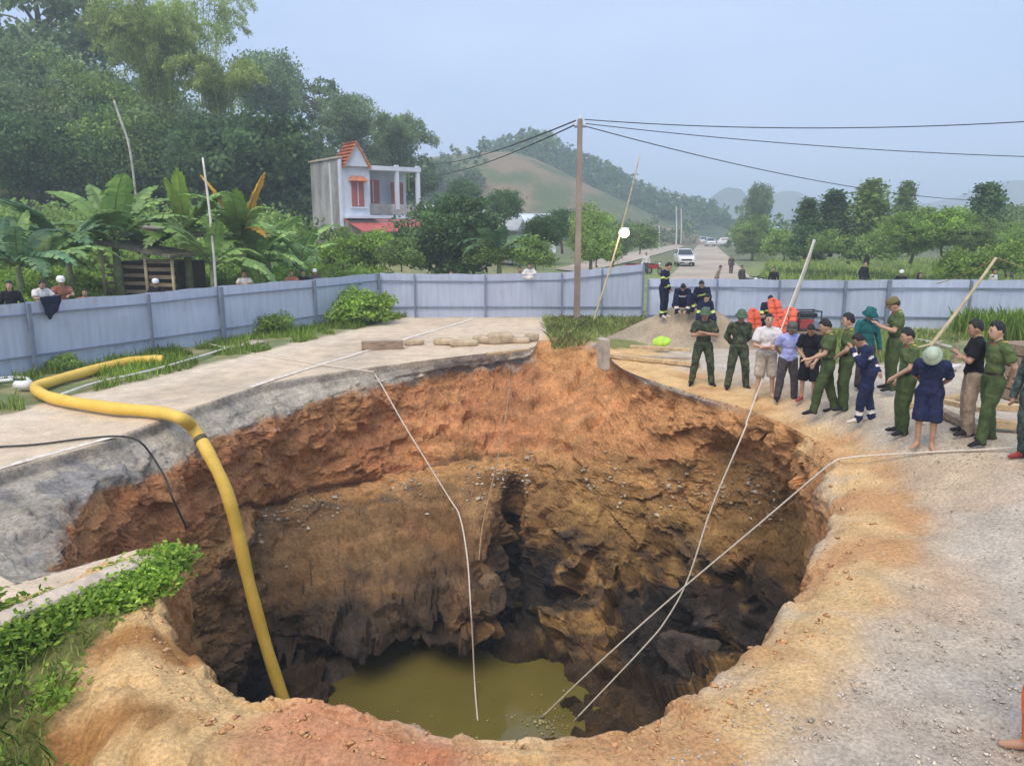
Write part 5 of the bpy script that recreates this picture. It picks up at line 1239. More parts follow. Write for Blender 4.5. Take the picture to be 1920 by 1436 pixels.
for a in (
  ('brightshrub','pale green bush in front of the white house',700,472,52,42), ('shrub','yellowish bush between the house and the big dark tree',752,480,38,40), ('brightshrub','bush left of the white house foot',640,478,40,41),
  ('shrub','dark shrub under the grey house wall',640,445,22,46), ('brightshrub','broad-leaved bush left of the small grey-walled house',960,470,36,44), ('shrub','bush behind the hoarding left of the utility pole',1000,478,40,42),
  ('shrub','bush behind the hoarding right of the utility pole',1120,470,40,46), ('shrub','bush below the lit lamp beside the track',1200,450,34,80), ('shrub','bush behind the middle of the far hoarding',905,478,36,42),
  ('brightshrub','leafy bush on the grass behind the right hoarding',1800,500,44,38), ('shrub','bush at the foot of the dark conical trees',1548,458,30,56), ('shrub','bush at the foot of the grey-green tree',1640,460,32,54), ('brightshrub','low bush at the right end of the right-hand row',1890,488,46,40),
  ('shrub','low bush on the verge right of the parked white car',1470,462,36,66)):
    place_tree(a[0], a[1], *a[2:], name='bush', cat='bush')
for a in (('brightshrub','large rounded bush growing against the corner of the hoarding',672,578,62,29.0), ('shrub','small dark plant beside the yellow hose bend',120,682,28,19.6), ('shrub','thin dark plant against the left hoarding panel',182,664,20,20.9), ('brightshrub','low weedy bush along the left hoarding before the corner',500,612,52,26.2), ('brightshrub','weedy tuft beside the flat pale board',420,625,26,25.0), ('shrub','dark weeds on the verge behind the yellow hose end',330,655,24,23.0)):
    place_tree(a[0], a[1], *a[2:], name='bush', cat='bush', squash=.8)
# pale slender trunk on the hillside
rope('slender pale bare trunk bending up among the left-hand trees', [(lambda q: (q[0] + .1, 58.0, float(left_hill(np.array(q[0]), np.array(58.0))) - .3))(atY(256,380,58)), atY(253,352,58), atY(248,310,58), atY(240,265,58), atY(226,225,58), atY(214,190,58)], .09, M_BARKP, name='bare_tree', cat='tree')

# --- bamboo clump
def bamboo(label, px, py, Y, H, n, seed, spread, mat):
    rg = np.random.RandomState(seed); c = atY(px, py, Y); t = thing('bamboo_clump', label, 'bamboo', tuple(c))
    m = MB(); P_ = []
    for k in range(n):
        a = rg.rand()*2*PI; h = H * rg.uniform(.65, 1.0); out = spread * rg.uniform(.3, 1.0); d = np.array((math.cos(a), math.sin(a), 0))
        b = d * rg.uniform(.1, 1.0)
        p = spline([b, b + d*out*.12 + (0,0,h*.45), b + d*out*.45 + (0,0,h*.85), b + d*out*1.0 + (0,0,h*.98), b + d*out*1.5 + (0,0,h*.86)], 8)
        m.tube(p, np.linspace(.06, .012, len(p)), 5)
        w = np.linspace(0, 1, len(p))
        for q, ww in zip(p, w):
            if ww < .22: continue
            P_.append(q + rg.randn(int(10 + 16*ww), 3) * np.array((.32, .32, .28)) * (1.5 - .9*ww) - (0,0,.12))
    m.build('culms', M_BARKP if False else M_LYELL, t, True)
    V, F = leaves(np.concatenate(P_), .34, rg, elong=3.6, down=.8); mesh_obj('foliage', V, F, mat, t); return t
bamboo('tall feathery yellow-green bamboo clump on the left hillside', 310, 300, 70, 13.2, 64, 3, 3.6, M_LYELL)
bamboo('bamboo culms arching against the sky behind the main clump', 392, 205, 82, 12.8, 14, 4, 3.4, M_LYELL)
bamboo('smaller bamboo clump right of the orange gable', 750, 360, 84, 8.2, 26, 5, 2.4, M_LBLUE)
bamboo('pale bamboo spray below the dark round skyline tree', 420, 260, 68, 6.6, 26, 6, 2.4, M_LYELL)

# --- banana plants: every leaf its own part
M_BAN = leaf_mat('banana_leaf', (0.169,0.307,0.077), (0.314,0.483,0.131), .3, .4, .4)
M_BAND = leaf_mat('dark_banana_leaf', (0.090,0.204,0.096), (0.210,0.342,0.151), .3, .4, .4)
M_BANY = leaf_mat('young_banana_leaf', (.2,.32,.04), (.28,.4,.06), .4, .4, .4)
M_BANO = leaf_mat('yellowed_banana_leaf', (.62,.33,.04), (.75,.45,.05), .3)
M_BSTEM = pmat('banana_stem', (.20,.22,.10), .6, .25, 4)
def banana_leaf(rg, L, Wd, az, el, droop, mat, parent, z0):
    n = 16; t = np.linspace(0, 1, n); d = np.array((math.cos(az), math.sin(az), 0)); s = np.array((-d[1], d[0], 0))
    ang = el - droop * t**1.3; step = L / n; cx = np.cumsum(np.cos(ang)) * step; cz = np.cumsum(np.sin(ang)) * step
    mid_ = d[None] * cx[:, None] + np.array((0,0,1))[None] * (cz + z0)[:, None]
    w = Wd * np.clip(np.sin(np.clip((t - .1) / .9, 0, 1) ** .75 * PI), 0, 1) ** .55; w[t < .1] = .02
    nr = np.stack([-np.sin(ang)[:, None] * d[None] + np.cos(ang)[:, None] * np.array((0,0,1))[None]], 0)[0]
    V, F = [], []
    for side in (-1, 1):
        for k in range(n - 1):
            if w[k] < .03 and w[k+1] < .03: continue
            tear = .012 if rg.rand() < .75 else .05; fold = rg.uniform(-.25, .12)
            k0 = len(V); ws = (w[k] + w[k+1]) / 2 * rg.uniform(.82, 1.05)
            a, b = mid_[k], mid_[k+1] - (mid_[k+1]-mid_[k]) * tear
            V += [a, b, b + s*side*ws*.55 + nr[k]*ws*(.18+fold*.3), a + s*side*ws*.55 + nr[k]*ws*(.18+fold*.3), b + s*side*ws + nr[k]*ws*fold + d*.04, a + s*side*ws + nr[k]*ws*fold + d*.04]
            F += [(k0, k0+1, k0+2, k0+3) if side > 0 else (k0+3, k0+2, k0+1, k0), (k0+3, k0+2, k0+4, k0+5) if side > 0 else (k0+5, k0+4, k0+2, k0+3)]
    o = mesh_obj('leaf', V, F, mat, parent)
    m = MB(); m.tube(mid_ - nr * .01, np.linspace(.035, .008, n), 5); m.build('midrib', M_BSTEM, o, True)
def banana(label, px, py, Y, s, seed, mat, extra=(), n=10, zb=None):
    rg = np.random.RandomState(seed); c = atY(px, py, Y); g = float(gz(c[0], Y)); t = thing('banana_plant', label, 'banana plant', (c[0], Y, g), 0, 'banana plants behind the left hoarding'); hs = max(.5, c[2] - g - .5)
    m = MB(); m.tube([(0,0,-.1), (.03,0,hs*.5), (0,0,hs)], [.16*s, .13*s, .08*s], 9); m.build('stem', M_BSTEM, t, True)
    a0 = rg.rand()*6
    for k in range(n): banana_leaf(rg, s*rg.uniform(2.0, 3.0), s*rg.uniform(.34,.48), a0 + k*2.4 + rg.rand()*.4, rg.uniform(.35, 1.35), rg.uniform(.6, 1.9), mat, t, hs - .05)
    for az, el, dr, L, mt in extra: banana_leaf(rg, L, s*.34 if mt is not M_BANO else s*.25, az, el, dr, mt, t, hs + .25)
banana('large banana plant with broad drooping leaves left of the shed', 212, 425, 28.5, 1.25, 1, M_BAN, ((2.4,1.0,.5,2.6,M_BAN),(.5,.9,.8,2.4,M_BAN)))
banana('banana plant with a rounded leaf at the left edge', 30, 470, 24.5, 1.0, 2, M_BAND, ((1.2,1.4,.4,1.6,M_BAN),))
banana('dark banana plant between the left edge and the large one', 125, 465, 27.5, 1.1, 3, M_BAND)
banana('banana plant with one upright pale yellow-green leaf', 345, 415, 29.5, 1.05, 4, M_BAN, ((-1.4,1.45,.12,2.2,M_BANY),(-2.2,1.3,.1,1.9,M_BANY)))
banana('banana plant with two yellowed upright leaves', 452, 425, 29.8, 1.05, 5, M_BAN, ((3.3,1.12,.22,2.5,M_BANO),(-.25,1.18,.2,2.5,M_BANO),(-1.4,1.42,.2,1.7,M_BANY),(-.6,.5,1.4,1.5,M_BANO)))
banana('pale banana plant nearest the corner of the left hoarding', 500, 455, 32.5, 1.15, 6, M_BAN, (), 9)
banana('low banana plant in front of the white house wall', 560, 480, 36, 1.1, 7, M_BAN, (), 8)
banana('banana plant left of the thatched shed roof', 268, 455, 30.5, .9, 8, M_BAND)
banana('ragged banana plant in front of the thatched shed', 395, 470, 27.6, 1.0, 12, M_BAN, (), 9)
banana('small banana plant right of the yellowed one', 480, 475, 30.5, 1.0, 13, M_BAN, (), 9)
banana('pale banana plant between the dark one and the left edge', 78, 480, 25.6, .95, 14, M_BAN, (), 8)
banana('banana plant behind the far hoarding beside the big dark tree', 935, 455, 42, 1.05, 9, M_BAND)

# --- grass and weeds as ground cover
def blades(name, label, fn, n, h, wd, mat, seed, lean=.5):
    rg = np.random.RandomState(seed); P_ = fn(rg, n); P_ = P_[~np.isnan(P_[:, 0])]; n = len(P_); a = rg.rand(n)*2*PI; hh = h * (.45 + .9*rg.rand(n)) ; w = wd * (.7 + .6*rg.rand(n))
    d = np.stack([np.cos(a), np.sin(a), 0*a], -1); s = np.stack([-np.sin(a), np.cos(a), 0*a], -1); ln = (lean * rg.rand(n) * hh)[:, None]
    z = np.array((0,0,1.))
    V = np.stack([P_ - s*w[:,None]/2, P_ + s*w[:,None]/2, P_ + d*ln*.4 + z*hh[:,None]*.6 + s*w[:,None]*.35, P_ + d*ln + z*hh[:,None], P_ + d*ln*.4 + z*hh[:,None]*.6 - s*w[:,None]*.35], 1).reshape(-1,3)
    i = np.arange(n)[:, None] * 5; F = (i + np.array((0,1,2,3,4))).reshape(-1, 5); o = mesh_obj(name, V, F, mat); tag(o, label, kind='stuff'); return o
def on_ground(x, y): return np.column_stack([x, y, gz(x, y) - .01])
def left_verge(rg, n):
    y = rg.uniform(15, 31.5, n); u = rg.rand(n); xf = np.interp(y, [FENCE_A[1], FENCE_B[1]], [FENCE_A[0], FENCE_B[0]]) ; xf = FENCE_A[0] + (y - FENCE_A[1]) * (FENCE_B[0]-FENCE_A[0])/(FENCE_B[1]-FENCE_A[1]); xr = road_left(y)
    x = xf + .1 + (xr - xf) * u**1.1; n2 = noise2(x, y, .9, 3, 55); keep = (n2 > -.25 + .35*u) & (x < xr); p = on_ground(x, y); p[~keep] = np.nan; return p
blades('grass', 'short grass and weeds on the verge along the left hoarding', left_verge, 26000, .14, .022, M_LGRASS, 21)
blades('grass', 'taller grass against the foot of the left hoarding', lambda rg, n: (lambda p: p)(np.where((rg.rand(n) < .8)[:, None], left_verge(rg, n), np.nan)), 9000, .26, .03, M_LWEED, 22)
def median(rg, n):
    x = rg.uniform(1.2, 5.6, n); y = rg.uniform(22.7, 30.6, n); k = (x < 1.5 + 4.2*(y-22.7)/5) & (np.hypot((x-MND[0])/2.5, (y-MND[1])/2.1) > 1) & (noise2(x, y, 1.1, 3, 67) > -.12 - .5*(y > 26)); p = on_ground(x, y); p[~k] = np.nan; return p
blades('grass', 'tall green grass round the foot of the utility pole', median, 7000, .17, .03, M_LGRASS, 23)
blades('grass', 'pale straw and litter among the grass by the utility pole', median, 1500, .2, .03, M_LDRY, 28, 1.6)
def rverge(rg, n):
    x = rg.uniform(8, 19, n); y = rg.uniform(18.8, 27, n); k = noise2(x, y, .6, 3, 66) > -.15; k &= y > 19.2 + .1*(x-9); p = on_ground(x, y); p[~k] = np.nan; return p
blades('grass', 'rough grass in front of the right hoarding', rverge, 12000, .16, .03, M_LGRASS, 24)
blades('grass', 'bright tall weeds at the right edge before the hoarding', lambda rg, n: on_ground(rg.uniform(15.2, 19, n), rg.uniform(22, 26.6, n)), 5000, .75, .05, M_LWEED, 25)
def rfield(rg, n):
    y = 34 + 60 * rg.rand(n)**1.6; x = rg.uniform(.19, .72, n) * y + 1.5; k = x > .345*y - 1.5; p = on_ground(x, y); p[~k] = np.nan; return p
blades('grass', 'green grass field behind the right hoarding', rfield, 26000, .35, .12, M_LFIELD, 26)
def ngrass(rg, n):
    x = rg.uniform(-6.4, -2.4, n); y = rg.uniform(3.6, 8.4, n); k = near_grass(x, y, noise2(x, y, 1.6, 4, 12)) > .5
    z = gz(x, y); p = np.column_stack([x, y, z]); p[~k] = np.nan; return p
blades('grass', 'long grass on the near-left bank below the kerb wall', ngrass, 8000, .13, .012, M_LGRASS, 27, 1.2)
rg = np.random.RandomState(91); q = ngrass(rg, 5200); q = q[~np.isnan(q[:, 0])]
q = q[noise2(q[:,0], q[:,1], 1.3, 3, 88) > -.1][:1700]; P_ = []
for c in q:
    hgt = .07 + .2 * max(0, float(vnoise(np.array([[c[0]*1.2, c[1]*1.2, 3]]), 4)[0]) + .6)
    P_.append(c + rg.randn(16, 3) * np.array((.07,.07,.0)) + np.column_stack([np.zeros((16,2)), rg.rand(16) * hgt + .03]))
V, F = leaves(np.concatenate(P_), .06, rg, flat=.45, elong=1.7); o = mesh_obj('weeds', V, F, M_LWEED); tag(o, 'bright leafy weeds growing below the near concrete kerb wall', kind='stuff')
P_ = []
for k in range(420):
    u_ = rg.rand(); c = ka + kd * kL * u_ - kn * (.04 + .3 * rg.rand()**2); hh = .12 + .2 * rg.rand(); c[2] = float(gz(c[0], c[1]))
    P_.append(c + np.column_stack([rg.randn(18, 2) * .06, rg.rand(18) * hh]))
V, F = leaves(np.concatenate(P_), .06, rg, flat=.4, elong=1.7); o = mesh_obj('weeds', V, F, M_LWEED); tag(o, 'thick bright weeds hiding the front of the near kerb wall', kind='stuff')
# weeds spilling over the broken kerb end
P_ = []
for k in range(60):
    c = np.array((-3.9 + .35*rg.rand(), 7.55 + .55*rg.rand(), .0)); P_.append(c + rg.randn(20, 3) * (.07,.07,.03) + (0,0,.15*rg.rand()))
V, F = leaves(np.concatenate(P_), .07, rg, flat=.4); o = mesh_obj('weeds', V, F, M_LWEED); tag(o, 'weeds spilling over the pit edge at the kerb end', kind='stuff')
q = ngrass(np.random.RandomState(5), 900); q = q[~np.isnan(q[:, 0])]

# ================================================================== people
def cloth(name, c, var=.24, rough=.85): return pmat(name, c, rough, var, 9, 1.0, 17, .15)
SKIN = [pmat('skin_' + n, c, .55, .08, 9, .08, 80, .3) for n, c in (('light', (.52,.33,.23)), ('tan', (.42,.25,.165)), ('brown', (.33,.19,.12)))]
M_HAIR = pmat('black_hair', (.012,.011,.011), .5, .3, 30, .6, 120, .4)
M_DARKEYE = pmat('eye_and_brow', (.02,.015,.012), .5, .1, bump=0); M_LIP = pmat('lips', (.34,.15,.12), .6, .1, bump=0)
M_POL = cloth('police_green', (.085,.122,.046)); M_POLD = cloth('police_green_trousers', (.058,.088,.034)); M_NAVY = cloth('navy_uniform', (.012,.016,.045)); M_NAVYF = cloth('faded_navy', (.018,.026,.07))
M_BLACK = cloth('black_cotton', (.012,.012,.016)); M_WHITEC = cloth('white_cotton', (.66,.63,.62), .06); M_LBLUEC = cloth('lavender_blue_shirt', (.36,.40,.74), .08)
M_GREYT = cloth('dark_grey_trousers', (.07,.06,.065)); M_BEIGE = cloth('beige_shorts', (.44,.38,.31)); M_KHAKI = cloth('khaki_trousers', (.33,.26,.19)); M_ORC = cloth('orange_workwear', (.8,.16,.05))
M_BROWNC = cloth('brown_red_shirt', (.28,.12,.08)); M_TEAL = cloth('teal_cloth', (.02,.12,.13))
M_SHOE = cloth('black_shoe', (.02,.02,.022)); M_SANDAL = cloth('red_sandal', (.35,.06,.05)); M_WSANDAL = cloth('white_sandal', (.6,.55,.5), .1)
M_BANDY = pmat('reflective_lime_band', (.62,.78,.18), .4, .05, bump=0); M_BANDW = pmat('reflective_white_band', (.75,.73,.70), .4, .05, bump=0); M_BELT = pmat('dark_belt', (.03,.025,.02), .5, .1)
m_cam, t_, n_, b_ = new_mat('camouflage_cloth'); L_ = t_.links.new
tc_ = n_.new('ShaderNodeTexCoord'); nz = n_.new('ShaderNodeTexNoise'); nz.inputs['Scale'].default_value = 9; nz.inputs['Detail'].default_value = 3; L_(tc_.outputs['Object'], nz.inputs['Vector'])
cr_ = n_.new('ShaderNodeValToRGB'); cr_.color_ramp.interpolation = 'CONSTANT'; e = cr_.color_ramp.elements
e[0].color = (.025,.035,.02,1); e[1].position = .47; e[1].color = (.05,.075,.035,1)
for p_, c_ in ((.55,(.09,.11,.055)), (.62,(.05,.045,.03))): k_ = e.new(p_); k_.color = (*c_, 1)
L_(nz.outputs[0], cr_.inputs[0]); L_(cr_.outputs[0], b_.inputs['Base Color']); b_.inputs['Roughness'].default_value = .9
M_CAMO = m_cam
m_cam2 = m_cam.copy(); m_cam2.name = 'blue_green_camouflage'
for k_, c_ in enumerate(((.02,.035,.035),(.04,.07,.06),(.08,.11,.10),(.03,.04,.04))): [x for x in m_cam2.node_tree.nodes if x.type == 'VALTORGB'][0].color_ramp.elements[k_].color = (*c_, 1)
M_HATG = pmat('green_helmet', (.075,.125,.08), .6, .12, 4); M_HATP = pmat('pale_green_helmet', (.42,.50,.38), .55, .12, 4); M_HATW = pmat('white_helmet', (.74,.74,.74), .35, .05); M_HATK = pmat('grey_cap', (.09,.10,.09), .8, .1); M_HATO = pmat('olive_cap', (.16,.14,.06), .8, .1)

def rotx(a): c, s = math.cos(a), math.sin(a); return np.array([[1,0,0],[0,c,s],[0,-s,c]])      # tips the top towards +f
def rotz(a): c, s = math.cos(a), math.sin(a); return np.array([[c,-s,0],[s,c,0],[0,0,1]])
ARMS = {   # elbow, wrist, finger direction for the +x side, in (side, forward, up)
 'hang': ((.25,-.02,1.12),(.26,.07,.87),(.0,.15,-1)), 'crossed': ((.265,.09,1.13),(-.06,.215,1.17),(-1,.15,.1)), 'crossedlow': ((.265,.08,1.10),(-.05,.20,1.04),(-1,.1,.0)),
 'behind': ((.245,-.12,1.12),(.06,-.17,.93),(-.6,-.1,-.6)), 'clasp': ((.235,.05,1.11),(.045,.21,.93),(-.5,.5,-.6)), 'hip': ((.36,-.06,1.14),(.21,.05,1.0),(-.5,.4,-.5)),
 'phone': ((.24,.08,1.12),(.09,.29,1.18),(-.2,.6,.5)), 'mouth': ((.25,.12,1.15),(.07,.22,1.42),(-.3,.2,.9)), 'reach': ((.23,.10,1.12),(.16,.34,1.02),(-.1,1,-.1)), 'rail': ((.27,.18,1.22),(.14,.40,1.28),(-.4,.8,-.1)),
 'knees': ((.26,.26,.98),(.12,.46,.95),(-.5,.6,-.3)), 'kneehang': ((.28,.25,1.0),(.19,.5,.92),(-.2,.7,-.6))}
PEOPLE = []
def person(label, x, y, z, rz, top, bottom, arms='hang', arms2=None, h=1.68, skin=1, sleeve=.7, shorts=False, shoe=None, lean=0., tilt=0., turn=0., stance=.10, step=0., sit=None, hat=None, hair='short',
           fat=1.0, bands=None, belt=False, untuck=True, epaulet=False, extra=None, legs=True, group=None, vox=.0165, barefoot=False, head_only=False, sock=None):
    PEOPLE.append(dict(locals()))

def build_person(s):
    arms2 = s['arms2'] or s['arms']; J = {}
    zp = .92; seat = s['sit']
    if seat: zp = seat['z']
    J['pel'] = np.array((0, 0, zp))
    for sd, k in ((1, 'R'), (-1, 'L')):
        J['hip'+k] = np.array((sd*.088, 0, zp - .02)); st = s['stance']; fs = s['step'] * sd
        if seat:
            J['knee'+k] = np.array((sd*seat.get('w',.15), seat['kf'], seat['kz'])); J['ank'+k] = np.array((sd*seat.get('aw',.14), seat['af'], seat['az']))
        else:
            J['ank'+k] = np.array((sd*st, fs, .075)); J['knee'+k] = (J['hip'+k] + J['ank'+k])/2 + np.array((sd*.01, .035, .02))
        J['toe'+k] = J['ank'+k] + np.array((sd*.05, .15, -.045))
    dz = zp - .92
    up = {'belly': (0,.005,1.06+dz), 'chest': (0,0,1.26+dz), 'neckb': (0,-.01,1.43+dz), 'head': (0,.02,1.585+dz), 'shR': (.175,-.01,1.385+dz), 'shL': (-.175,-.01,1.385+dz)}
    for sd, k, A in ((1, 'R', s['arms']), (-1, 'L', arms2)):
        e, w, d = ARMS[A]; up['el'+k] = (sd*e[0], e[1] + (.03 if sd > 0 and 'crossed' in A else 0), e[2]+dz); up['wr'+k] = (sd*w[0], w[1] + (.035 if sd > 0 and 'crossed' in A else 0), w[2]+dz + (.045 if sd > 0 and 'crossed' in A else 0)); up['fd'+k] = np.array((sd*d[0], d[1], d[2])) 
    Rl = rotx(s['lean']); piv = J['pel']
    for k, v in up.items():
        v = np.array(v, float); J[k] = Rl @ v if k.startswith('fd') else piv + Rl @ (v - piv)
    Rh = Rl @ rotz(-s['turn']) @ rotx(s['tilt']); nb = J['neckb'] + Rl @ np.array((0,0,.03)); J['head'] = nb + Rh @ np.array((0, .03, .135))
    f = s['fat']; pr = []   # primitives: ('c', a, b, ra, rb, tags) or ('e', c, r, rot, tag)
    T, Bt = 'top', 'bottom'
    cone = lambda a, b, ra, rb, tg: pr.append(('c', J[a] if isinstance(a, str) else a, J[b] if isinstance(b, str) else b, ra, rb, tg))
    ell = lambda c, r, tg, rot=None: pr.append(('e', np.array(c), np.array(r), np.eye(3) if rot is None else rot, tg))
    ell(J['pel'], (.158*f,.115*f,.125), Bt); ell(J['belly'], (.15*f,.112*f,.17), T, Rl); ell(J['chest'], (.172*f,.116*f,.19), T, Rl)
    if s['untuck']: ell(J['pel'] + Rl @ np.array((0,0,.045)), (.172*f,.128*f,.12), T, Rl)
    cone(J['shL'] + (0,0,-.005), J['shR'] + (0,0,-.005), .062, .062, T)
    loose = 1.18 if not s['shorts'] else 1.25
    for k in 'RL':
        sh = s['shorts']
        cone('hip'+k, 'knee'+k, .092*loose*f**.5, .066*loose if not sh else .058, Bt)
        cone('knee'+k, 'ank'+k, (.066*loose if not sh else .055), (.056*1.12 if not sh else .036), Bt if not sh else 'skin')
        if sh: pr.append(('f', J['hip'+k]*.55 + J['knee'+k]*.45, J['knee'+k] + (J['ank'+k]-J['knee'+k])*.1, .098, .1, Bt))
        ft = 'skin' if s['barefoot'] else 'shoe'
        cone('ank'+k, 'toe'+k, .046, .034, ft); hl = J['ank'+k] + np.array((0,-.035,-.03)); ell(hl, (.038,.045,.042), ft)
        cone(J['toe'+k], J['toe'+k] + np.array((.012 if k == 'R' else -.012,.035,-.004)), .034, .026, ft)
        sl = s['sleeve']; lo = 1.2
        if sl >= 1.9: cone('sh'+k, 'el'+k, .056*lo, .048*lo, T); cone('el'+k, 'wr'+k, .046*lo, .036*lo, T)
        else:
            ee = J['sh'+k] + (J['el'+k]-J['sh'+k])*sl; pr.append(('f', J['sh'+k], ee, .056*lo, .062*lo, T)); cone('sh'+k, 'el'+k, .048, .04, 'skin'); cone('el'+k, 'wr'+k, .04, .028, 'skin')
        fd = J['fd'+k] / np.linalg.norm(J['fd'+k]); cone(J['wr'+k], J['wr'+k] + fd*.075, .029, .034, 'skin')
    cone('neckb', nb + Rh @ np.array((0,.02,.05)), .06, .05, 'skin'); cone(J['shL']*.35 + J['neckb']*.65, J['shR']*.35 + J['neckb']*.65, .055, .055, T)
    hc = J['head']; hd = lambda v: hc + Rh @ np.array(v)
    ell(hc, (.08,.1,.12), 'skin', Rh); ell(hd((0,.034,-.066)), (.057,.062,.056), 'skin', Rh); ell(hd((0,.1,-.012)), (.015,.024,.026), 'skin', Rh); ell(hd((0,.08,-.06)), (.03,.025,.016), 'skin', Rh)
    for sd in (-1, 1): ell(hd((sd*.082,-.005,-.01)), (.012,.024,.032), 'skin', Rh)
    return J, pr, Rl, Rh, hd

def prim_mesh(pr):
    m = MB()
    for p in pr:
        if p[0] == 'e': m.ell(p[1], p[2], 14, 10, p[3])
        else:
            a, b, ra, rb = p[1], p[2], p[3], p[4]; d = b - a; L = np.linalg.norm(d); d = d / (L + 1e-9)
            if p[0] == 'f': m.tube(np.array([a - d*ra*.6, a, (a+b)/2, b - d*.004, b]), np.array([ra*.7, ra, (ra+rb)/2, rb, rb*.93]), 14); continue
            t = np.array((-1, -.8, -.45, 0)); pts = [a + d*ra*tt for tt in t] + [a + d*L*.5] + [b + d*rb*tt for tt in -t[::-1]]
            rr = [ra*math.sqrt(max(1e-4, 1-tt*tt)) for tt in t] + [(ra+rb)/2] + [rb*math.sqrt(max(1e-4, 1-tt*tt)) for tt in t[::-1]]
            m.tube(np.array(pts), np.array(rr), 12)
    return m
def sdist(P_, p):
    if p[0] == 'e':
        q = (P_ - p[1]) @ p[3] / p[2]; return (np.linalg.norm(q, axis=1) - 1) * p[2].min(), None
    ab = p[2] - p[1]
    if p[0] == 'f':
        L = np.linalg.norm(ab); tu = ((P_ - p[1]) @ ab) / (L*L); t = np.clip(tu, 0, 1); rad = np.linalg.norm(P_ - p[1] - tu[:, None]*ab, axis=1)
        return np.maximum(np.maximum(rad - (p[3] + (p[4]-p[3])*t), (tu - 1)*L), -tu*L - p[3]), t
    t = np.clip(((P_ - p[1]) @ ab) / (ab @ ab + 1e-9), 0, 1); return np.linalg.norm(P_ - p[1] - t[:, None]*ab, axis=1) - (p[3] + (p[4]-p[3])*t), t

def finish_people():
    tmp = []
    for s in PEOPLE:
        J, pr, Rl, Rh, hd = build_person(s); m = prim_mesh(pr); V = np.concatenate(m.v)
        me = bpy.data.meshes.new('tmp'); me.from_pydata(V.tolist(), [], m.f); me.update()
        o = bpy.data.objects.new('tmp', me); COL.objects.link(o)
        r = o.modifiers.new('r', 'REMESH'); r.mode = 'VOXEL'; r.voxel_size = s['vox']; k = o.modifiers.new('s', 'SMOOTH'); k.iterations = 3; k.factor = .5
        tmp.append((o, J, pr, Rl, Rh, hd))
    dg = bpy.context.evaluated_depsgraph_get(); dg.update()
    out = []
    for s, (o, J, pr, Rl, Rh, hd) in zip(PEOPLE, tmp):
        me = bpy.data.meshes.new_from_object(o.evaluated_get(dg)); out.append((s, me, J, pr, Rl, Rh, hd))
    for o, *_ in tmp: d = o.data; bpy.data.objects.remove(o); bpy.data.meshes.remove(d)
    for i, (s, me, J, pr, Rl, Rh, hd) in enumerate(out): assemble(s, me, J, pr, Rl, Rh, hd, i)

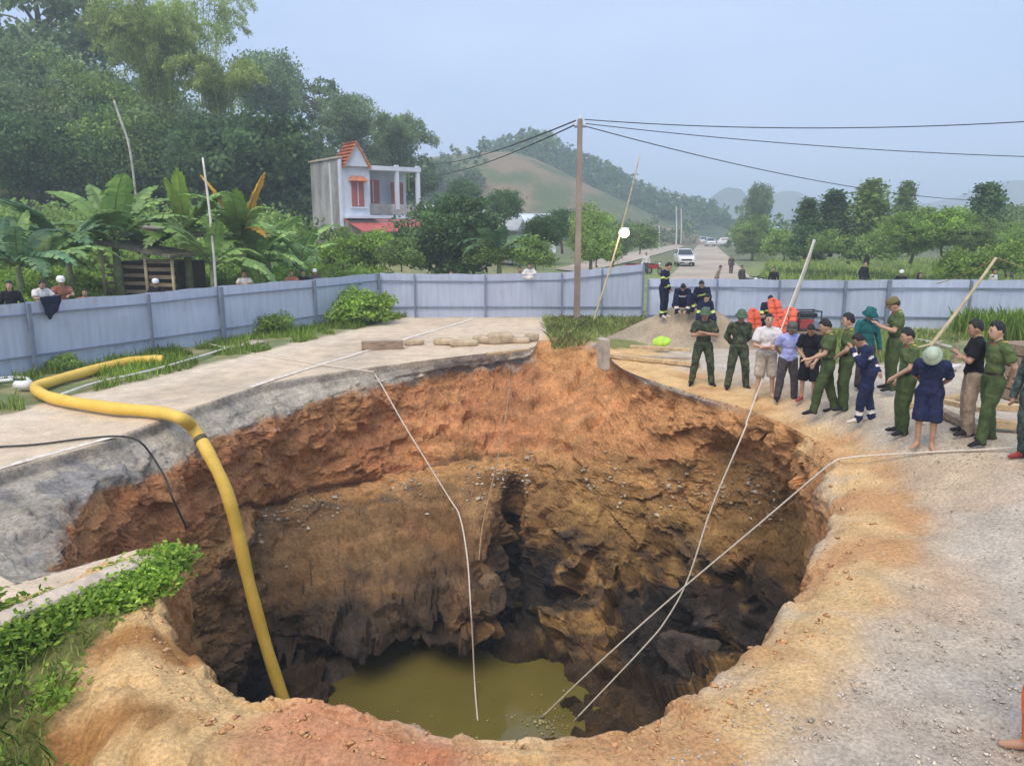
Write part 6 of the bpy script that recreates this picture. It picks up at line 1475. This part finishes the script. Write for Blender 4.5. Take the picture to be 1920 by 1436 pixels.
def assemble(s, me, J, pr, Rl, Rh, hd, idx):
    n = len(me.vertices); V = np.empty(n*3); me.vertices.foreach_get('co', V); V = V.reshape(-1, 3)
    npoly = len(me.polygons); F = np.empty(npoly*4, np.int32) if all(p.loop_total == 4 for p in me.polygons) else None
    faces = [tuple(p.vertices) for p in me.polygons]; fc = np.array([V[list(f)].mean(0) for f in faces])
    tags = [p[-1] for p in pr]; D = np.stack([sdist(fc, p)[0] for p in pr], 1); 
    for j, t in enumerate(tags):
        if t == 'top': D[:, j] -= .006
    near = np.array(tags)[D.argmin(1)]
    # reflective bands and belt, measured in the upright frame of the torso
    loc = (fc - J['pel']) @ Rl; zt = loc[:, 2] + (.92)
    torso = np.array([p[0] == 'e' for p in pr])[D.argmin(1)]
    if s['belt']: near[(np.abs(zt - 1.0) < .022) & torso & (near != 'skin')] = 'belt'
    b = s['bands']
    if b:
        m_ = torso & (near == 'top'); near[m_ & (np.abs(zt - 1.24 - b.get('slope', 0)*loc[:, 0]) < .028)] = 'band'
        for k in 'RL':
            for (a1, a2, lim, w) in (('el'+k, 'wr'+k, .62, .09), ('sh'+k, 'el'+k, .55, .09), ('knee'+k, 'ank'+k, .72, .08)):
                if a1.startswith('sh') and not b.get('upper'): continue
                ab = J[a2] - J[a1]; t = ((fc - J[a1]) @ ab) / (ab @ ab); dd = np.linalg.norm(fc - J[a1] - np.clip(t, 0, 1)[:, None]*ab, axis=1)
                near[(np.abs(t - lim) < w) & (dd < .1) & (near != 'skin') & (near != 'shoe')] = 'band'
    mats = {'top': s['top'], 'bottom': s['bottom'], 'skin': SKIN[s['skin']], 'shoe': s['shoe'] or M_SHOE, 'belt': M_BELT, 'band': (b or {}).get('mat', M_BANDW)}
    order = list(mats); mi = np.array([order.index(t) for t in near])
    # folds in the cloth
    vt = np.zeros(n); cnt = np.zeros(n)
    for f, t in zip(faces, near):
        c = 1.0 if t in ('top', 'bottom') else 0.0
        for v in f: vt[v] += c; cnt[v] += 1
    vt = vt / np.maximum(cnt, 1)
    nv = np.empty(n*3); me.vertices.foreach_get('normal', nv); nv = nv.reshape(-1, 3)
    fold = fbm(V * np.array((1,1,.6)) + idx*3.1, 9, 3, 5, ridge=True)
    V = V + nv * (vt * (.004 + .016 * fold))[:, None]
    # fingers, eyes, mouth join the same body mesh
    ex = MB(); exm = []
    def addm(tagname, k0): exm.extend([order.index(tagname) if tagname in order else tagname] * (len(ex.f) - k0))
    for k, sd in (('R', 1), ('L', -1)):
        fd = J['fd'+k] / np.linalg.norm(J['fd'+k]); w = J['wr'+k]; across = np.cross(fd, (0,0,1.)); 
        if np.linalg.norm(across) < .3: across = np.array((0,1.,0))
        across /= np.linalg.norm(across); curl = np.cross(across, fd) * (-1 if np.cross(across, fd)[2] > 0 else 1)
        k0 = len(ex.f)
        for j, L in enumerate((.062,.075,.07,.055)):
            a = w + fd*.085 + across*(j-1.5)*.019; ex.tube([a, a + fd*L*.5 + curl*.008, a + fd*L*.85 + curl*.03], [.0095,.009,.007], 6)
        a = w + fd*.03 + across*(-.03); ex.tube([a, a + fd*.03 - across*.022, a + fd*.062 - across*.022 + curl*.012], [.012,.011,.008], 6); addm('skin', k0)
    order += ['eye', 'lip']; mats['eye'] = M_DARKEYE; mats['lip'] = M_LIP
    k0 = len(ex.f)
    for sd in (-1, 1): ex.ell(hd((sd*.033,.09,.012)), (.014,.008,.006), 8, 5, Rh); ex.ell(hd((sd*.034,.092,.036)), (.019,.006,.005), 8, 5, Rh)
    addm('eye', k0); k0 = len(ex.f); ex.ell(hd((0,.101,-.062)), (.023,.008,.007), 8, 5, Rh); addm('lip', k0)
    EV = np.concatenate(ex.v); EF = [tuple(i + n for i in f) for f in ex.f]
    sc = s['h'] / 1.70; flip = np.array((1, -1, 1))
    Va = np.concatenate([V, EV]) * flip * sc; faces2 = [f[::-1] for f in faces] + [f[::-1] for f in EF]
    root = thing('person', s['label'], 'person', (s['x'], s['y'], s['z']), s['rz'], s['group'])
    mesh_obj('body', Va, faces2, [mats[k] for k in order], root, True, np.concatenate([mi, np.array(exm, int)]))
    bpy.data.meshes.remove(me)
    put = lambda mb, name, mat, smooth=True: mesh_obj(name, np.concatenate(mb.v) * flip * sc, [f[::-1] for f in mb.f], mat, root, smooth)
    # hair
    if s['hair'] and not (s['hat'] and s['hat'][0] in ('helmet', 'pith')):
        nn, mm = 26, 16; HV = []; rg = np.random.RandomState(idx)
        for a in range(mm + 1):
            th = a / mm * (2.05 if s['hair'] == 'short' else 2.5)
            for c in range(nn):
                ph = 2*PI*c/nn; front = math.sin(ph)      # +f is front
                ss = lambda a_, b_: float(sstep(a_, b_, front))
                lim = (.95 + .08*math.sin(c*2.1+idx) + .72*ss(.6, .1) + .35*ss(.0, -.8)) if s['hair'] == 'short' else (1.0 if front > .45 else 2.6)
                t2 = min(th, lim); rr = 1.0 + .13*max(0., 1 - t2/max(lim,.1))**.35
                v = np.array((math.sin(t2)*math.cos(ph)*.082*rr, math.sin(t2)*math.sin(ph)*.102*rr, math.cos(t2)*.122*rr + .002))
                if s['hair'] == 'long' and t2 > 1.5 and front < .3: v = v + np.array((0, -.02, -.10*(t2-1.5)))
                HV.append(hd(v))
        HV = np.array(HV); HV += (.014 * fbm(HV + idx, 26, 3, 3))[:, None] * (HV - J['head']) / .1
        mb = MB(); mb.add(HV, [(a*nn+c, (a+1)*nn+c, (a+1)*nn+(c+1) % nn, a*nn+(c+1) % nn) for a in range(mm) for c in range(nn)]); put(mb, 'hair', M_HAIR)
    if s['hat']:
        kd, mt = s['hat']; mb = MB()
        if kd == 'pith': pf = [(.135,-.005),(.14,.0),(.105,.02),(.1,.05),(.088,.1),(.055,.135),(.0,.148)]
        elif kd == 'helmet': pf = [(.1,-.02),(.112,-.01),(.115,.04),(.105,.09),(.07,.13),(.0,.146)]
        elif kd == 'bucket': pf = [(.15,-.04),(.155,-.03),(.1,.04),(.095,.1),(.0,.125)]
        else: pf = [(.092,.0),(.098,.03),(.09,.085),(.06,.115),(.0,.125)]
        mb.lathe(pf, (0,0,.02), 20, 1.0, 1.18); P_ = np.concatenate(mb.v); mb.v = [np.array([hd(p) for p in P_])]; ht = put(mb, 'hat', mt)
        if kd in ('cap', 'helmet'):
            mb = MB(); a_ = np.linspace(.35, PI-.35, 9); inner = np.stack([.088*np.cos(a_), .1*np.sin(a_), 0*a_+.035], -1); outer = np.stack([.08*np.cos(a_), .09*np.sin(a_)+.075, 0*a_+.018], -1)
            Q = np.concatenate([inner, outer, inner - (0,0,.008), outer - (0,0,.008)]); 
            FF = [(k, k+1, 9+k+1, 9+k) for k in range(8)] + [(18+k, 27+k, 27+k+1, 18+k+1) for k in range(8)] + [(9+k, 9+k+1, 27+k+1, 27+k) for k in range(8)]
            mb.add(np.array([hd(p) for p in Q]), FF); b_ = put(mb, 'brim', mt); b_.parent = ht
    if s['epaulet']:
        for sd in (-1, 1):
            mb = MB(); c = (J['sh'+('R' if sd > 0 else 'L')] * .72 + J['neckb'] * .28) + np.array((0,0,.058)); mb.box(c, (.1,.05,.012), rot=rotx(0)); put(mb, 'epaulette', M_GOLD, False)
        mb = MB(); c = J['chest'] + Rl @ np.array((0,.085,.12))
        for sd in (-1, 1): mb.box(c + np.array((sd*.045,-.01,.03)), (.022,.02,.035))
        put(mb, 'collar_tab', M_REDTAB, False)
    if s['extra']: s['extra'](root, J, sc, Rl, Rh, hd, put)
M_GOLD = pmat('gold_epaulette', (.55,.42,.10), .5, .1); M_REDTAB = pmat('red_collar_tab', (.4,.05,.04), .6, .1)

def G_(px, py, z=None):
    q = atg(px, py); return q[0], q[1], q[2]
def hgt(px, py, top): 
    q = atg(px, py); return atY(px, top, q[1])[2] - q[2]
LFT, RGT = -PI/2, PI/2
firefighters, soldiers, officers, onl, onr, onc = ('firefighters on the gravel mound', 'soldiers in camouflage', 'officers in green', 'onlookers behind the left hoarding', 'people behind the right hoarding', 'onlookers behind the far hoarding')
FB = dict(mat=M_BANDY, upper=True, slope=.25)
def mz(px, py, Y): q = atY(px, py, Y); return q[0], Y, mound_z(q[0], Y)
# resting on the mound
x, y, z = mz(1243, 590, 24.6); person('firefighter in navy with lime bands standing sideways on the gravel mound', x, y, z, R(55), M_NAVY, M_NAVY, 'hang', 'clasp', 1.78, 0, 2, tilt=.45, lean=.06, bands=FB, shoe=M_WSANDAL, group=firefighters)
SIT = dict(z=.32, kf=.36, kz=.56, af=.42, az=.10, w=.2, aw=.16)
x, y, z = mz(1279, 560, 24.35); person('firefighter crouched on the mound with head bowed, left of two', x, y, z, R(-10), M_NAVY, M_NAVY, 'knees', None, 1.7, 0, 2, tilt=.6, lean=.45, sit=SIT, bands=dict(mat=M_BANDW), group=firefighters)
x, y, z = mz(1318, 560, 24.3); person('firefighter sitting on the mound top with lime bands on his sleeves, right of two', x, y, z, R(-25), M_NAVY, M_NAVY, 'kneehang', 'knees', 1.7, 0, 2, tilt=.3, lean=.4, sit=dict(SIT, w=.26, aw=.24), bands=FB, group=firefighters)
SIT2 = dict(z=.5, kf=.42, kz=.55, af=.45, az=.10, w=.18, aw=.17)
q = at(1385, 690, 0); person('firefighter seated between the mound and the life jackets, hands between knees', q[0], 23.6, .35, R(5), M_NAVY, M_NAVY, 'knees', None, 1.72, 0, 2, tilt=.25, lean=.3, sit=SIT2, bands=FB, group=firefighters)
q = atY(1437, 640, 23.9); person('firefighter sitting behind the orange life jackets with only head and chest showing', q[0], 23.9, .28, R(-8), M_NAVY, M_NAVY, 'knees', None, 1.7, 0, 2, tilt=.35, lean=.2, sit=SIT2, bands=FB, group=firefighters)
# standing row at the rim
def std(label, px, py, top, rz, *a, **k):
    x, y, z = G_(px, py); k['h'] = min(1.76, max(1.55, hgt(px, py, top) + k.get('tilt', 0) * .06 + k.get('lean', 0) * .15)); person(label, x, y, z, rz - math.atan2(x, y), *a, **k)
std('soldier in camouflage with arms folded and legs apart, leftmost at the rim', 1315, 722, 577, R(8), M_CAMO, M_CAMO, 'crossed', skin=1, sleeve=.75, tilt=.15, stance=.22, hat=('pith', M_HATG), group=soldiers, belt=True)
std('soldier in camouflage and green hat, second from the left at the rim', 1381, 729, 584, R(15), M_CAMO, M_CAMO, 'behind', skin=2, sleeve=2, tilt=.25, stance=.2, hat=('pith', M_HATG), group=soldiers, belt=True)
std('man in white polo shirt and beige shorts with hands folded', 1432, 747, 590, R(12), M_WHITEC, M_BEIGE, 'crossedlow', skin=0, sleeve=.75, shorts=True, barefoot=True, stance=.15)
std('man in lavender-blue shirt and dark trousers leaning behind the rope', 1472, 751, 606, R(20), M_LBLUEC, M_GREYT, 'behind', skin=2, sleeve=.7, stance=.18, lean=.1, tilt=.2, hat=('cap', M_HATK))
std('man in black T-shirt and black shorts looking down, hands clasped', 1513, 753, 608, R(-10), M_BLACK, M_BLACK, 'clasp', skin=1, sleeve=.75, shorts=True, tilt=.55, lean=.12, stance=.12, shoe=M_SANDAL, fat=1.05)
PB = dict(skin=0, sleeve=.7, belt=True, untuck=False, epaulet=True, group=officers)
std('officer in green striding left beside the man in black', 1545, 776, 601, R(-80), M_POL, M_POLD, 'reach', 'clasp', tilt=.35, lean=.05, step=.2, stance=.1, **PB)
std('tall officer in green facing left behind the striding one', 1580, 768, 590, R(-82), M_POL, M_POLD, 'clasp', 'behind', tilt=.1, stance=.12, **PB)
std('person in teal hood and hat standing behind the navy coverall', 1616, 728, 604, R(30), M_TEAL, M_GREYT, 'hang', sleeve=2, skin=1, tilt=.3, hat=('bucket', M_TEAL), h=1.6)
std('man in navy coverall with white chest band bending his face to his hand', 1621, 792, 630, R(-85), M_NAVYF, M_NAVYF, 'mouth', 'behind', skin=1, sleeve=2, tilt=.5, lean=.22, step=.12, shoe=M_WSANDAL, bands=dict(mat=M_BANDW), h=1.66, fat=1.1)
x, y, z = G_(1668, 742); person('officer in green looking at a phone, standing farthest back', x, y, z + .1, R(-105), M_POL, M_POLD, 'phone', 'phone', 1.68, tilt=.5, hat=('cap', M_HATO), **PB)
std('officer in green right of the navy coverall, hands low before him', 1690, 814, 618, R(-72), M_POL, M_POLD, 'clasp', 'hang', tilt=.3, **PB)
std('bowed man in navy shirt and shorts with pale green helmet, hands behind back', 1732, 842, 650, R(-5), M_NAVYF, M_NAVYF, 'behind', skin=1, sleeve=.85, shorts=True, barefoot=True, tilt=.75, lean=.2, hat=('pith', M_HATP), h=1.7, fat=1.08)
std('man in black T-shirt and khaki trousers with folded arms', 1812, 815, 602, R(-80), M_BLACK, M_KHAKI, 'crossed', skin=1, sleeve=.75, tilt=.2, lean=.0, h=1.72)
std('rightmost whole officer in green, standing with arms back', 1848, 832, 606, R(-62), M_POL, M_POLD, 'behind', tilt=.15, step=.14, stance=.14, **PB)
def bag_extra(root, J, sc, Rl, Rh, hd, put):
    mb = MB(); mb.box(J['wrR'] + np.array((.05,.02,-.22)), (.12,.34,.3)); mb.tube([J['wrR'] + (.05,-.1,-.08), J['wrR'] + (.04,0,.0), J['wrR'] + (.05,.13,-.08)], .012, 6); put(mb, 'handbag', M_BELT, False)
x, y, z = G_(1912, 866); person('person in blue-green camouflage cut off by the right edge', x + .1, y, z, R(-70), m_cam2, m_cam2, 'hang', 'hang', 1.66, 1, 2, shoe=M_SANDAL, stance=.14, step=.1, group=soldiers, hat=('pith', M_HATG))
q = at(1905, 1425, 0); person('person in orange workwear entering at the bottom right corner', q[0] + .165, q[1] - .02, -.02, R(-95), M_ORC, M_ORC, 'behind', None, 1.66, 1, 2, shorts=False, barefoot=True, stance=.12, step=.0)

# onlookers behind the left hoarding, standing on the bank
def behind(label, px, ptop, Y, rz, top, h=1.62, grp=onl, **k):
    q = atY(px, ptop, Y); person(label, q[0], Y, q[2] - h * 1.02, rz, top, k.pop('bottom', M_GREYT), k.pop('arms', 'rail'), None, h, k.pop('skin', 1), k.pop('sleeve', .75), group=grp, vox=.02, **k)
behind('long-haired woman in black behind the left end of the hoarding', 16, 526, 19.6, R(25), M_BLACK, 1.55, hair='long', skin=0, sleeve=2, arms='hang')
behind('man in white shirt leaning over the left hoarding', 72, 522, 20.6, R(60), M_WHITEC, 1.62, tilt=.2, lean=.15)
behind('man with white helmet and brown shirt leaning over the left hoarding', 112, 517, 21.2, R(35), M_BROWNC, 1.66, hat=('helmet', M_HATW), sleeve=.6, lean=.15)
behind('short person right of the white-helmeted man at the left hoarding', 158, 541, 22.0, R(25), M_BROWNC, 1.45, sleeve=2)
behind('person with dark and white helmet before the thatched shed', 291, 523, 24.3, R(20), M_BLACK, 1.58, hat=('helmet', M_HATW), sleeve=2)
behind('person in white shirt right of the yellowed banana leaves', 457, 507, 27.5, R(20), M_WHITEC, 1.6)
behind('small person in white near the bend of the left hoarding, leftmost of four', 512, 516, 29.2, R(15), M_WHITEC, 1.5)
behind('person with bare head near the corner, second of four', 546, 506, 29.9, R(15), M_BROWNC, 1.6)
behind('person with dark hair near the corner, third of four', 568, 506, 30.4, R(10), M_BLACK, 1.6, skin=0)
behind('person in white cap nearest the corner of the left hoarding', 590, 504, 30.9, R(10), M_GREYT, 1.6, hat=('cap', M_HATW))
behind('dark-haired woman over the middle of the far hoarding', 993, 491, 31.7, R(0), M_WHITEC, 1.62, grp=onc, hair='long', skin=0, lean=.25)
behind('onlooker left of the dark-haired woman over the far hoarding', 974, 500, 32.6, R(10), M_BROWNC, 1.6, grp=onc)
behind('crouched onlooker half hidden behind the far hoarding by the big dark tree', 846, 507, 31.8, R(-20), M_KHAKI, 1.5, grp=onc)
# people beyond the right hoarding
def far(label, px, ptop, Y, rz, top, **k):
    h = k.pop('h', 1.65); q = atY(px, ptop, Y); z = float(gz(q[0], Y)); person(label, q[0], Y, z, rz, top, k.pop('bottom', M_GREYT), k.pop('arms', 'hang'), None, q[2] - z if abs(q[2] - z - 1.65) < .35 else h, k.pop('skin', 1), k.pop('sleeve', 2), group=onr, vox=.022, **k)
far('man in black standing beyond the right hoarding', 1622, 491, 43.5, R(20), M_BLACK, skin=0)
far('person with white helmet beyond the right hoarding', 1691, 508, 36.6, R(-30), M_BLACK, hat=('helmet', M_HATW))
far('dark-haired person beside the white helmet beyond the right hoarding', 1724, 512, 35.6, R(40), M_BLACK, hair='long')
far('person in white shirt beyond the hoarding behind the yellow bamboo pole', 1864, 505, 37.5, R(20), M_WHITEC)
far('small figure walking on the right side of the far road', 1372, 479, 64, R(10), M_GREYT)
far('figure bending on the far road before the hoarding', 1345, 497, 47, R(60), M_KHAKI, lean=.3)
far('person beside the parked motorbikes on the far road', 1452, 501, 42, R(-40), M_BLACK)
far('person at the left end of the motorbikes on the far road', 1392, 498, 46, R(30), M_GREYT)
far('person on the track near the red motorbikes', 1212, 474, 64, R(0), M_WHITEC)
finish_people()

# cloth hung over the hoarding, white shirt over the far hoarding
def hung(label, pts, mat, name='hanging_cloth', off=.05):
    V = np.array(pts); m = MB(); nx, ny = 10, 10; P0, P1, P2, P3 = V; G2 = []
    for i in range(nx+1):
        for j in range(ny+1):
            a, b = i/nx, j/ny; p = (P0*(1-a)+P1*a)*(1-b) + (P3*(1-a)+P2*a)*b; p = p + np.array((0,-1,0)) * (.03*math.sin(a*9+b*3) + .015*math.sin(b*11)); G2.append(p)
    n = len(G2); Fq = [(i*(ny+1)+j, (i+1)*(ny+1)+j, (i+1)*(ny+1)+j+1, i*(ny+1)+j+1) for i in range(nx) for j in range(ny)]
    o = mesh_obj(name, G2, Fq, mat, None, True); md = o.modifiers.new('t', 'SOLIDIFY'); md.thickness = .012; tag(o, label, 'cloth')
def on_fence(px, py):
    Y = min(np.linspace(16, 30, 1400), key=lambda Y: abs(float(behind_left(atY(px, py, Y)[0], Y)) + .14)); return atY(px, py, Y)
hung('dark navy jacket hung over the left hoarding below the white helmet', [on_fence(74,557), on_fence(116,553), on_fence(108,582), on_fence(92,600)], M_NAVY)
hung('white cloth hung over the middle of the far hoarding', [atY(978,512,30.72), atY(1004,512,30.72), atY(1001,524,30.72), atY(983,524,30.72)], M_WHITEC)

# ================================================================== air: humid haze between the camera and the far hills
m_h = bpy.data.materials.new('humid_air'); m_h.use_nodes = True
n_ = m_h.node_tree.nodes; n_.clear()
ho = n_.new('ShaderNodeOutputMaterial'); pv = n_.new('ShaderNodeVolumePrincipled')
pv.inputs['Color'].default_value = (.74,.87,1.0,1); pv.inputs['Density'].default_value = .0016; pv.inputs['Anisotropy'].default_value = .0
m_h.node_tree.links.new(pv.outputs[0], ho.inputs['Volume'])
m = MB(); m.box((0, 700, 26), (3600, 3200, 72)); hz = m.build('haze', m_h); tag(hz, 'thin humid haze over the whole valley', kind='stuff')
